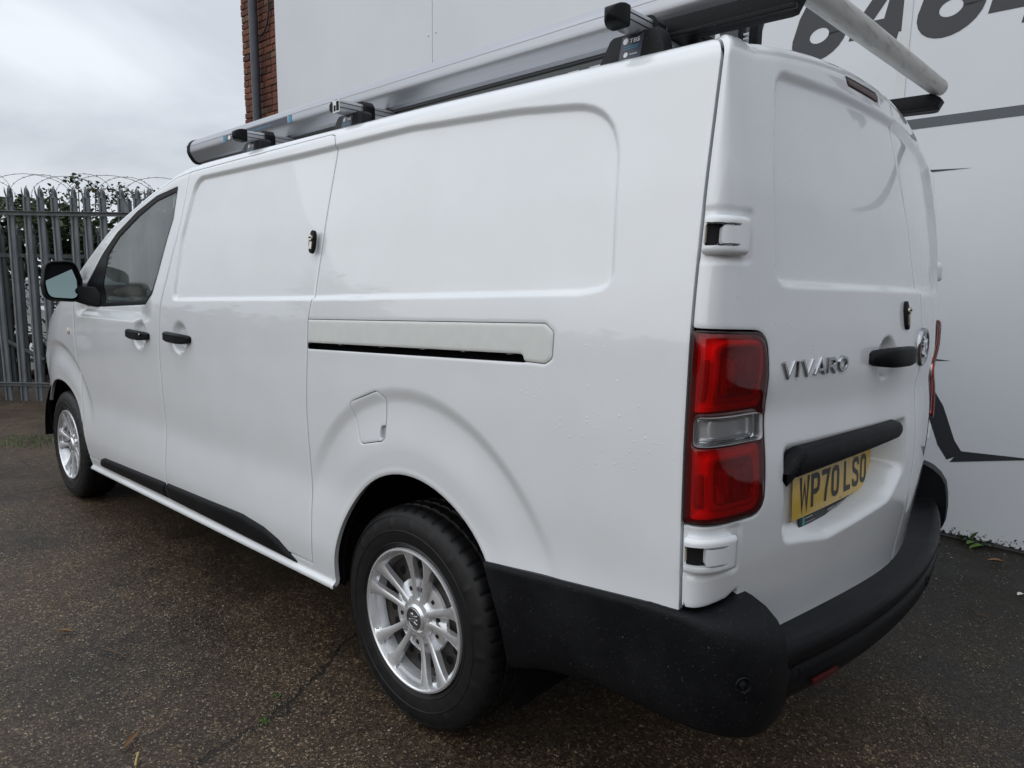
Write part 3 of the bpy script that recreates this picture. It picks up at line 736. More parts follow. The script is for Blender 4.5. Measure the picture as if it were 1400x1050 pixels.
rs = random.Random(4)
shrub(9.05, -.80, [(8.93, -.80, 2.62), (9.0, -.6, 2.42), (8.9, -1.05, 2.45), (9.1, -.35, 2.30), (8.85, -.95, 2.55)], 'tall leafy bramble rising highest above the barbed fence', 4, 1700)
shrub(9.1, -.05, [(9.1, .05, 2.35), (9.15, -.2, 2.30), (9.05, .4, 2.38), (9.2, -.3, 2.2)], 'sparse bramble shoots behind the fence at far left', 8, 900)
shrub(8.85, -1.5, [(8.8, -1.3, 2.55), (8.75, -1.55, 2.48), (8.8, -1.8, 2.55), (8.7, -2.1, 2.3)], 'leafy bramble behind the fence close to the van windscreen', 13, 1800)
# dense hedge a little further off
hv = []; hf = []
rs = random.Random(21); cs = []
for k in range(260):
    t = rs.uniform(-5, 7); z = rs.uniform(1.3, 2.15) if rs.random() < .85 else rs.uniform(.1, 1.2)
    p = Vector((10.0, .25, 0)) + FT * t - FN * rs.uniform(.0, .9)
    if -1.6 < t < 1.9 and z < 1.55: continue
    cs.append((p + Vector((0, 0, z)), .42))
hd = empty('hedge', Vector((10.0, .25, 0)) + FT - FN * .5, 'dark overgrown hedge hanging behind the lower palisade fence', 'hedge')
V, F = leaves(rs, cs, 24000, 0.12)
link_mesh('foliage', V, F, M['leaf'], hd)
bm = bmesh.new()
for k in range(14):
    p = Vector((10.3, .0, 0)) + FT * (-4.6 + k * .85) - FN * .45
    if -2.0 < -4.6 + k * .85 - 0 < 2.2: continue
    bm_tube(bm, [p, p + Vector((.1, .05, .8)), p + Vector((-.05, .1, 1.7))], [.05, .04, .015], 6)
from_bm('stem', bm, M['bark'], hd, smooth=60)

def tree(x, y, h, rad, label, seed):
    t = empty('tree', (x, y, 0), label, 'tree', 'trees beyond the yard fence'); rs = random.Random(seed)
    bm = bmesh.new(); top = Vector((x + rs.uniform(-.3, .3), y + rs.uniform(-.3, .3), h * .8))
    bm_tube(bm, [(x, y, 0), (x + .05, y, h * .3), top], [.16, .12, .03], 8); cs = []
    for k in range(16):
        a, q = rs.uniform(0, 6.28), rs.uniform(.3, .95); b0 = Vector((x, y, h * q * .8)); e = b0 + Vector((math.cos(a) * rad * rs.uniform(.4, .95), math.sin(a) * rad * rs.uniform(.4, .95), h * rs.uniform(.05, .25)))
        bm_tube(bm, [b0, (b0 + e) / 2 + Vector((0, 0, .15)), e], [.05, .035, .012], 5)
        cs += [(e, rad * .5), ((b0 + e) / 2, rad * .45)]
    from_bm('trunk', bm, M['bark'], t, smooth=60)
    V, F = leaves(rs, cs, 2600, .26)
    link_mesh('crown', V, F, M['leaf'], t)
for k, (x, y, h, rad, lb) in enumerate([(15.5, 3.7, 4.8, 0.95, 'small rounded tree standing beyond the left end of the barbed fence'), (24, 16.5, 5.0, 2.2, 'low bushy tree far across the yard beyond the clipped hedge')]):
    tree(x, y, h, rad, lb, 40 + k)
hv = empty('hedge', (12, 16, 0), 'long clipped hedge along the open side of the yard', 'hedge'); rs = random.Random(77); cs = []
for k in range(150):
    q = rs.random(); p = Vector((19, 4, 0)).lerp(Vector((-3, 23, 0)), q); cs.append((p + Vector((rs.uniform(-.5, .5), rs.uniform(-.5, .5), rs.uniform(.1, 1.1))), .6))
V, F = leaves(rs, cs, 7000, .32); link_mesh('foliage', V, F, M['leaf'], hv)

# ------------------------------------------------------------------ cars parked beyond the fences
M['car_glass'] = new_mat('dark_car_glass', (0.02, 0.024, 0.026), 0.06, 0, 0.5)[0]
def car(loc, rot, paint, label, names='parked_car'):
    c = empty(names, (0, 0, 0), label, 'car', 'cars parked beyond the fences')
    prof = [(-2.05, .36), (-2.1, .62), (-2.02, .92), (-1.75, 1.0), (-1.55, 1.04), (-1.15, 1.40), (-.55, 1.48), (.2, 1.46), (.55, 1.40), (1.05, 1.02), (1.75, .90), (2.0, .74), (2.08, .5), (2.0, .34), (1.72, .30), (1.62, .52), (1.3, .64), (1.0, .52), (.9, .26), (-.98, .26), (-1.06, .52), (-1.36, .64), (-1.68, .52), (-1.76, .30)]
    bm = bmesh.new()
    def sec(z): return .86 if z < .95 else .86 - (z - .95) * .42
    L = [bm.verts.new((x, sec(z), z)) for x, z in prof]; R = [bm.verts.new((x, -sec(z), z)) for x, z in prof]
    n = len(prof)
    bm.faces.new(L); bm.faces.new(R[::-1])
    for i in range(n): bm.faces.new((L[i], R[i], R[(i + 1) % n], L[(i + 1) % n]))
    bmesh.ops.triangulate(bm, faces=[f for f in bm.faces if len(f.verts) > 4])
    body = from_bm('body', bm, paint, c, smooth=30)
    for sgn in (1, -1):
        for poly in ([(-1.40, 1.05), (-1.05, 1.36), (-.42, 1.41), (-.40, 1.04)], [(-.34, 1.04), (-.36, 1.41), (.2, 1.40), (.48, 1.34), (.86, 1.04)]):
            bm = bmesh.new(); bm_prism(bm, poly, lambda x, z, d: Vector((x, sgn * (sec(z) + d), z)), -.01, .006)
            from_bm('side_window', bm, M['car_glass'], c)
        bm = bmesh.new(); bm_box(bm, (.78, sgn * .88, .98), (.95, sgn * 1.02, 1.10), .02); from_bm('door_mirror', bm, paint, c, smooth=40)
    for x0, z0, x1, z1, nm in ((-1.56, 1.06, -1.17, 1.39, 'rear_window'), (.57, 1.40, 1.03, 1.045, 'windscreen')):
        bm = bmesh.new(); q = [(x0, .72, z0), (x0, -.72, z0), (x1, -.66, z1), (x1, .66, z1)]
        nx = (1 if nm == 'windscreen' else -1) * .02
        a = [bm.verts.new((x + nx, y, z + .012)) for x, y, z in q]; bm.faces.new(a)
        from_bm(nm, bm, M['car_glass'], c)
    for x in (1.31, -1.37):
        for sgn in (1, -1):
            V, F = lathe([(0, .0), (.2, .0), (.22, .012), (.31, .01), (.325, -.03), (.325, -.19), (.2, -.2), (0, -.2)], 24, lambda p, q, d: Vector((x + p, sgn * (.85 + d), .32 + q)))
            link_mesh('wheel', V, F, M['rubber'], c, smooth=True)
            V, F = lathe([(0, .02), (.06, .016), (.19, .006), (.205, .004)], 20, lambda p, q, d: Vector((x + p, sgn * (.85 + d), .32 + q)))
            link_mesh('hubcap', V, F, M['trim'], c.children[-1], smooth=True)
    for sgn in (1, -1):
        bm = bmesh.new(); bm_box(bm, (-2.07, sgn * .55, .70), (-2.02, sgn * .82, .88), .02); from_bm('tail_light', bm, M['red_lens_body'], c, smooth=40)
    c.location = loc; c.rotation_euler = (0, 0, rot)
    return c
c_silver = new_mat('silver_car_paint', (0.55, 0.56, 0.58), 0.3, 0.3, 1.0)[0]
c_black = new_mat('black_car_paint', (0.012, 0.013, 0.016), 0.3, 0.0, 1.0)[0]
fa = math.atan2(FT.y, FT.x)
_inv = lambda o: [setattr(ch, 'matrix_parent_inverse', Matrix()) for ch in o.children]
k1 = car((11.6, -.15, 0), fa, c_silver, 'silver hatchback seen through the fence pales beside the door mirror'); _inv(k1)
k2 = car((13.2, 3.9, 0), fa + .15, c_black, 'black hatchback parked beyond the fence at the far left edge'); _inv(k2)
k3 = car((14.6, -2.3, 0), fa + .1, M['paint'], 'white hatchback parked furthest back behind the hedge'); _inv(k3)

# ================================================================== the van
van = empty('panel_van', (1.5, 0, 0), 'white panel van with roof rack and barn doors parked beside the white wall', 'van')

def smooth_table(xs, ys, sig, lo=None, hi=None):
    lo = xs[0] - .3 if lo is None else lo; hi = xs[-1] + .3 if hi is None else hi
    g = np.linspace(lo, hi, 1600); v = np.interp(g, xs, ys)
    h = (hi - lo) / 1599; k = np.exp(-0.5 * (np.arange(-int(4 * sig / h), int(4 * sig / h) + 1) * h / sig) ** 2); k /= k.sum()
    n = len(k) // 2
    v = np.convolve(np.pad(v, n, mode='edge'), k, 'valid')
    return lambda q: np.interp(q, g, v)
WZ = smooth_table([.15, .28, .34, .45, .56, .66, .80, 1.0, 1.2, 1.28, 1.5, 1.75, 1.9], [.905, .925, .942, .957, .951, .941, .951, .9575, .955, .950, .925, .885, .858], .032)
XC = smooth_table([.3, .55, .65, .75, .86, .95, 1.0, 1.05, 1.13, 1.22, 1.31, 1.5, 1.78, 1.9], [-1.038, -1.038, -1.052, -1.066, -1.071, -1.068, -1.062, -1.056, -1.068, -1.062, -1.050, -1.016, -.945, -.912], .018)
KZ = smooth_table([.3, 1.2, 1.75, 1.9], [.16, .16, .085, .08], .08)
HX = smooth_table([-1, -.5, 0, 1.2, 1.45, 1.62, 1.92, 2.365, 2.77, 3.05, 3.3, 3.6, 3.9, 4.15], [1.786, 1.795, 1.804, 1.812, 1.812, 1.800, 1.735, 1.612, 1.425, 1.275, 1.19, 1.10, .98, .80], .045)
RR = 0.06
def FY(y): return 1.25 * (np.sqrt(y * y + .0625) - .25)           # plan curve of the back doors, times KZ
def RX(y, z): return float(XC(z) + KZ(z) * FY(y))
def sstep(x, a, b_):
    t = np.clip((x - a) / (b_ - a), 0, 1); return t * t * (3 - 2 * t)
def hrear(y): return 1.804 + .072 * np.clip(1 - np.abs(y / .857) ** 2.4, 0, 1)
YB = .10

class Sheet: pass
def build_sheet(fine, sgn):
    S = Sheet(); k = 1.0 if fine else 2.6
    def ar(a, b_, st): return list(np.linspace(a, b_, max(2, int(round(abs(b_ - a) / st))), endpoint=False))
    xs = ar(4.12, 2.6, .012 * k) + ar(2.6, 1.0, .008 * k) + ar(1.0, -.88, .005 * k)
    ts = list(np.linspace(0, 1, int(24 / k) + 2))[:-1]
    et = list(np.linspace(1, 0, int(190 / k)))
    nz = int(300 / k); nr = int(16 / k) + 4
    fj = np.linspace(0, 1, nz); aj = np.linspace(0, math.pi / 2, nr)[1:]
    def rows(H, zb):
        zr = (H - RR)[:, None]; zb = zb[:, None]
        z = np.concatenate([zb + (zr - zb) * fj[None], zr + RR * np.sin(aj)[None]], 1)
        v = np.concatenate([zb + (zr - zb) * fj[None], zr + RR * aj[None]], 1)
        ins = np.concatenate([0 * fj, RR * (1 - np.cos(aj))])[None] + 0 * z
        return z, v, ins
    # side
    x0 = np.array(xs); H = HX(x0); zb = .335 - .022 * (x0 - .3) + 0 * x0
    zb = np.where(x0 > 2.9, .26, zb - .004)
    z, v, ins = rows(H, zb)
    x00 = 3.30 - .65 * np.clip(z - .85, 0, 1)
    w = WZ(z) - .30 * np.clip(x0[:, None] - x00, 0, 9) ** 2
    Xs = x0[:, None] + ins * sstep(-x0[:, None], .5, .88); Ys = w - ins
    U = [np.repeat(x0[:, None], z.shape[1], 1)]; Vv = [v]; P = [np.stack([Xs, Ys, z], -1)]
    # corner and rear
    def rear_sec(z, ins):
        w = WZ(z) - ins; xc = XC(z) + ins; kk = KZ(z); yb = WZ(z) - YB - ins
        return w, xc, kk, yb
    tt = np.array(ts); Hc = float(HX(-.88)) + (1.804 - float(HX(-.88))) * tt * (2 - tt); z, v, ins = rows(Hc, np.full(len(tt), .331))
    w, xc, kk, yb = rear_sec(z, ins)
    A = np.stack([-.88 + ins, w], -1); xb = xc + kk * FY(yb); B = np.stack([xb, yb], -1)
    dx = (A[..., 0] - xb)
    C1 = A + np.stack([-.62 * dx, 0 * dx], -1)
    tg = np.stack([kk * 1.25 * yb / np.sqrt(yb * yb + .0625), 1 + 0 * yb], -1); tg /= np.linalg.norm(tg, axis=-1, keepdims=True)
    C2 = B + tg * (.62 * YB)
    T = tt[:, None, None]
    Q = (1 - T) ** 3 * A + 3 * (1 - T) ** 2 * T * C1 + 3 * (1 - T) * T * T * C2 + T ** 3 * B
    Pc = np.concatenate([Q, z[..., None]], -1)
    e = np.array(et); Hr = hrear(e * .857); zr_, vr_, insr = rows(Hr, np.full(len(e), .331))
    w, xc, kk, yb = rear_sec(zr_, insr)
    y = e[:, None] * yb
    Pr = np.stack([xc + kk * FY(y), y, zr_], -1)
    j0 = int(np.argmin(abs(z[0] - 1.1)))
    path = np.concatenate([Pc[:, j0, :2], Pr[:, j0, :2]]); arc = np.r_[0, np.cumsum(np.linalg.norm(np.diff(path, axis=0), axis=1))]
    u2 = -.88 - arc
    S.u_eta = (e[::-1], u2[len(tt):][::-1])
    S.u_t = (tt, u2[:len(tt)]); S.cdy = float(WZ(1.1)) - Pc[:, j0, 1]
    U += [np.repeat(u2[:, None], z.shape[1], 1)]; Vv += [np.concatenate([v, vr_])]; P += [np.concatenate([Pc, Pr])]
    S.U = np.concatenate(U); S.V = np.concatenate(Vv); S.P = np.concatenate(P); S.sgn = sgn; S.fine = fine
    S.ns = len(xs)
    return S
def UR(S, y, z):
    """sheet coordinate of a point on the rear face"""
    eta = y / (WZ(z) - YB); es, us = S.u_eta
    if eta > 1:                                            # round the corner: match the distance from the flank
        return float(np.interp(WZ(z) - y, S.cdy, S.u_t[1]))
    sl = (us[1] - us[0]) / (es[1] - es[0])
    return float(np.where(eta < 0, us[0] + sl * eta, np.interp(eta, es, us)))
def rearpoly(S, pts, flip=False): return [(UR(S, (-y if flip else y), z), z) for y, z in pts]

def sd_poly(S, pts, pad=.10):
    """signed distance (positive inside) to a polygon in sheet coordinates"""
    P = np.array(pts, float); lo = P.min(0) - pad; hi = P.max(0) + pad
    out = np.full(S.U.shape, -pad)
    m_ = (S.U > lo[0]) & (S.U < hi[0]) & (S.V > lo[1]) & (S.V < hi[1])
    x = S.U[m_]; y = S.V[m_]
    if len(x) == 0: return out
    d = np.full(x.shape, 1e9); ins = np.zeros(x.shape, bool)
    n = len(P)
    for i in range(n):
        a, b_ = P[i], P[(i + 1) % n]; ab = b_ - a; L2 = ab @ ab
        if L2 < 1e-14: continue
        t = np.clip(((x - a[0]) * ab[0] + (y - a[1]) * ab[1]) / L2, 0, 1)
        d = np.minimum(d, (x - a[0] - t * ab[0]) ** 2 + (y - a[1] - t * ab[1]) ** 2)
        c = (a[1] > y) != (b_[1] > y)
        if abs(ab[1]) > 1e-12: ins ^= c & (x < ab[0] * (y - a[1]) / ab[1] + a[0])
    d = np.sqrt(d); out[m_] = np.clip(np.where(ins, d, -d), -pad, None)
    return out
def grid_normals(P):
    du = np.gradient(P, axis=0); dv = np.gradient(P, axis=1)
    N = np.cross(du, dv); L = np.linalg.norm(N, axis=-1, keepdims=True); L[L < 1e-12] = 1
    return N / L

def extract(S, sdf, name, mats, parent, off=0.0, skirt=0.016, bev=0.0012, bw=0.005, step=1, bsdf=None):
    P, N, G = S.P, S.N, sdf
    BS = S_b = (bsdf if bsdf is not None else G)
    if step > 1: P, N, G, BS = P[::step, ::step], N[::step, ::step], G[::step, ::step], BS[::step, ::step]
    nc, nr = G.shape
    ins = G > 0
    c4 = ins[:-1, :-1].astype(int) + ins[1:, :-1] + ins[1:, 1:] + ins[:-1, 1:]
    idx = np.arange(nc * nr).reshape(nc, nr)
    quads = np.stack([idx[:-1, :-1], idx[1:, :-1], idx[1:, 1:], idx[:-1, 1:]], -1)
    full = quads[c4 == 4]; mixed = quads[(c4 > 0) & (c4 < 4)]
    Pf, Nf, Gf = P.reshape(-1, 3), N.reshape(-1, 3), G.reshape(-1)
    Bf = BS.reshape(-1); cutB = []
    cutP, cutN, cache = [], [], {}
    base = nc * nr
    polys = []
    for q in mixed:
        poly = []
        for k in range(4):
            a, b_ = int(q[k]), int(q[(k + 1) % 4]); ga, gb = Gf[a], Gf[b_]
            if ga > 0: poly.append(a)
            if (ga > 0) != (gb > 0):
                key = (a, b_) if a < b_ else (b_, a)
                if key not in cache:
                    t = Gf[key[0]] / (Gf[key[0]] - Gf[key[1]])
                    cutP.append(Pf[key[0]] * (1 - t) + Pf[key[1]] * t); cutN.append(Nf[key[0]] * (1 - t) + Nf[key[1]] * t); cutB.append(Bf[key[0]] * (1 - t) + Bf[key[1]] * t)
                    cache[key] = base + len(cutP) - 1
                poly.append(cache[key])
        if len(poly) >= 3: polys.append(poly)
    if len(full) + len(polys) == 0:
        print('EMPTY PART', name); return None
    used = np.unique(np.concatenate([full.ravel(), np.array([i for p in polys for i in p if i < base], int)])) if len(full) or polys else np.array([], int)
    remap = np.full(base + len(cutP), -1, int); remap[used] = np.arange(len(used)); remap[base:] = len(used) + np.arange(len(cutP))
    VP = np.concatenate([Pf[used], np.array(cutP).reshape(-1, 3)]); VN = np.concatenate([Nf[used], np.array(cutN).reshape(-1, 3)])
    s = np.concatenate([Bf[used], np.array(cutB).reshape(-1)])
    o_eff = off - bev * (1 - np.clip(s / bw, 0, 1)) ** 2
    VP = VP + VN * o_eff[:, None]
    faces = [tuple(r) for r in remap[full].tolist()] + [tuple(remap[i] for i in p) for p in polys]
    n_top = len(faces)
    if skirt:
        # boundary edges
        Fq = remap[full]
        E_ = [np.stack([Fq[:, k], Fq[:, (k + 1) % 4]], 1) for k in range(4)] if len(full) else []
        ex = [(p[k], p[(k + 1) % len(p)]) for p in faces[len(full):] for k in range(len(p))]
        if ex: E_.append(np.array(ex, int))
        E_ = np.concatenate(E_)
        nv = len(VP); key = E_[:, 0].astype(np.int64) * nv + E_[:, 1]; rev = E_[:, 1].astype(np.int64) * nv + E_[:, 0]
        bd = E_[~np.isin(key, rev)]
        bv = np.unique(bd); m1 = np.full(nv, -1, int); m1[bv] = nv + np.arange(len(bv))
        VP = np.concatenate([VP, VP[bv], VP[bv] - VN[bv] * skirt])
        for a, b_ in bd.tolist():
            A1, B1 = m1[a], m1[b_]
            faces.append((B1, A1, A1 + len(bv), B1 + len(bv)))
    VP = VP * np.array([1, S.sgn, 1])
    if S.sgn < 0: faces = [f[::-1] for f in faces]
    me = bpy.data.meshes.new(name)
    me.vertices.add(len(VP)); me.vertices.foreach_set('co', VP.ravel())
    lt = np.fromiter((len(f) for f in faces), int, len(faces)); ls = np.r_[0, np.cumsum(lt)[:-1]]
    me.loops.add(int(lt.sum())); me.loops.foreach_set('vertex_index', np.fromiter((int(i) for f in faces for i in f), int, int(lt.sum())))
    me.polygons.add(len(faces)); me.polygons.foreach_set('loop_start', ls)
    me.polygons.foreach_set('use_smooth', np.ones(len(faces), bool))
    for mm in (mats if isinstance(mats, (list, tuple)) else [mats]): me.materials.append(mm)
    me.update(); me.validate()
    o = bpy.data.objects.new(name, me); COL.objects.link(o)
    if parent is not None: par(o, parent)
    return o

# outlines in sheet coordinates (x along the side, z up)
def polyset(S):
    R = {}
    fd_rear = [(1.475, 1.768), (1.49, 1.66), (1.53, 1.50), (1.60, 1.34), (1.665, 1.20), (1.69, 1.05), (1.69, .372)]
    R['front_door'] = [(1.475, 1.768), (1.62, 1.760), (1.80, 1.722), (1.95, 1.682), (2.365, 1.567), (2.60, 1.468), (2.80, 1.350), (2.875, 1.255), (2.885, 1.12), (2.875, .70), (2.85, .50), (2.80, .345)] + [(1.69, .355)] + fd_rear[::-1][1:-1]
    R['slide'] = [(1.4745, 1.770)] + [(x - .0005, z) for x, z in fd_rear[1:-1]] + [(1.6895, .357), (1.6895, .350), (.484, .376), (.476, .46), (.486, .68), (.490, .90), (.473, 1.106), (.470, 1.19), (.453, 1.26), (.430, 1.45), (.406, 1.70), (.404, 1.745), (.42, 1.772), (.45, 1.780)]
    R['window'] = roundpoly([(1.574, 1.722), (1.585, 1.58), (1.70, 1.352), (1.755, 1.262), (1.865, 1.216), (2.47, 1.192), (2.735, 1.192), (2.755, 1.235), (2.44, 1.458), (2.25, 1.560), (2.02, 1.645), (1.80, 1.700)], [.012, .05, .1, .04, .04, 0, .02, .02, .1, .1, .1, .1], 4)
    R['glass'] = roundpoly([(1.588, 1.700), (1.600, 1.585), (1.712, 1.358), (1.765, 1.280), (1.87, 1.236), (2.44, 1.212), (2.36, 1.455), (2.22, 1.540), (2.00, 1.622), (1.80, 1.676)], [.012, .05, .1, .05, .04, .01, .02, .1, .1, .1], 4)
    R['recess'] = roundpoly([(1.535, 1.238), (1.49, 1.50), (1.405, 1.742), (.60, 1.738), (.04, 1.742), (-.36, 1.722), (-.66, 1.690), (-.686, 1.30), (-.60, 1.286), (.44, 1.259)], [.03, .3, .10, 0, 0, .5, .16, .055, 0, 0], 8)
    R['arch_r'] = [(-.03 + .385 * math.cos(a), .33 + .447 * math.sin(a)) for a in np.linspace(math.pi, 0, 40)] + [(.352, .2), (-.412, .2)]
    R['arch_f'] = [(3.255 + .448 * math.cos(a), .33 + .408 * math.sin(a)) for a in np.linspace(math.pi, 0, 40)] + [(3.70, .15), (2.805, .15)]
    R['fuel'] = roundpoly([(.247, .955), (.110, 1.004), (.077, .985), (.078, .868), (.092, .858), (.203, .832)], [.022, .025, .012, .016, .01, .02], 4)
    R['fuel_notch'] = roundpoly([(.102, .905), (.070, .905), (.070, .858), (.102, .866)], [.016, 0, 0, .01], 4)
    R['rail'] = roundpoly([(.466, 1.197), (-.512, 1.2225), (-.538, 1.205), (-.536, 1.145), (-.516, 1.132), (-.455, 1.133), (-.448, 1.149), (.468, 1.1225)], [0, .015, .015, .015, .012, .004, .01, 0], 4)
    R['slot'] = [(.469, 1.1195), (-.447, 1.146), (-.456, 1.131), (.469, 1.1035)]
    R['moulding_f'] = roundpoly([(2.615, .318), (2.600, .362), (2.52, .384), (1.696, .414), (1.696, .338)], [.012, .03, .03, 0, 0], 5)
    R['moulding_s'] = roundpoly([(1.680, .338), (1.680, .416), (.96, .440), (.80, .428), (.70, .405), (.575, .346)], [0, 0, .12, .06, .06, .006], 5)
    R['shut_l'] = -.868
    return R

def displacement(S, R, sg):
    U, V = S.U, S.V; D = np.zeros(U.shape)
    rec = sd_poly(S, R['recess'])
    if sg > 0: D -= .0130 * sstep(rec, .0, .0125)
    # wheel-arch swages
    def arch(cx, ao, bo, ac, bc, dep):
        dx = U - cx; dz = V - .33; r = np.hypot(dx, dz) + 1e-9; c, s_ = dx / r, dz / r
        ro = 1 / np.sqrt((c / ao) ** 2 + (s_ / bo) ** 2); rc = 1 / np.sqrt((c / ac) ** 2 + (s_ / bc) ** 2)
        e = (r - ro) / (rc - ro)
        prof = np.where(e > 1, 0, np.where(e > .80, -sstep(e, 1.0, .80), -sstep(e, .26, .80)))
        return dep * prof * sstep(V, .42, .80) * sstep(dx, -.66, -.34) * sstep(-dx, -.62, -.34)
    D += arch(-.03, .385, .447, .61, .70, .0125)
    D += arch(3.255, .448, .408, .66, .655, .0135)
    # rolled lip round the arch openings
    for nm in ('arch_r', 'arch_f'):
        s_ = -sd_poly(S, R[nm]); D += .0015 * np.clip(1 - np.abs(s_ - .010) / .010, 0, 1) * (s_ > -.02)
    # shelf below the cab window
    D -= .020 * sstep(V, 1.128, 1.180) * sstep(U, 1.74, 1.95) * sstep(-U, -2.86, -2.72) * sstep(-V, -1.32, -1.24)
    # hand scoops
    for cx, cz, rx, rz in ((1.915, 1.078, .085, .074), (1.470, 1.086, .085, .074)):
        q = np.hypot((U - cx) / rx, (V - cz) / rz); D -= .024 * sstep(1 - q, 0, .55)
    # sill lip
    zb = .335 - .022 * (U - .3)
    D += .016 * sstep(-(V - zb), -.018, -.004) * (U < 2.8) * (U > .33)
    return D

def rear_displacement(S, R, sg):
    D = np.zeros(S.U.shape); z = S.V
    rp = roundpoly([(.765, 1.308), (.768, 1.45), (.752, 1.59), (.706, 1.752), (.40, 1.772), (0, 1.777), (-.40, 1.772), (-.706, 1.752), (-.752, 1.59), (-.768, 1.45), (-.765, 1.308)], [.05, 0, 0, .07, 0, 0, 0, .07, 0, 0, .05], 6)
    D -= .0135 * sstep(sd_poly(S, rearpoly(S, rp)), 0, .016)
    pp = roundpoly([(.712, 1.0), (.695, .757), (.49, .728), (.17, .765), (.088, .835), (.088, 1.0)], [0, .05, .1, .1, .05, 0], 6)
    q = sd_poly(S, rearpoly(S, pp, sg < 0))
    dpt = .032 + .066 * sstep(-S.U, -UR(S, .62, .8), -UR(S, .20, .8))
    D -= dpt * sstep(q, 0, .034) * sstep(-z, -.985, -.93)
    u, zz = UR(S, .262 * sg, 1.146), 1.146
    q = np.hypot((S.U - u) / .055, (z - zz) / .058); D -= .028 * sstep(1 - q, 0, .6)
    # pads round the hinges
    for hz in (1.400, .786):
        h = sd_poly(S, roundpoly([(-.84, hz - .05), (-.84, hz + .052), (UR(S, .842, hz), hz + .052), (UR(S, .842, hz), hz - .05)], .012))
        D -= .004 * sstep(h, -.004, .006) * (S.U < -.872)
    return D

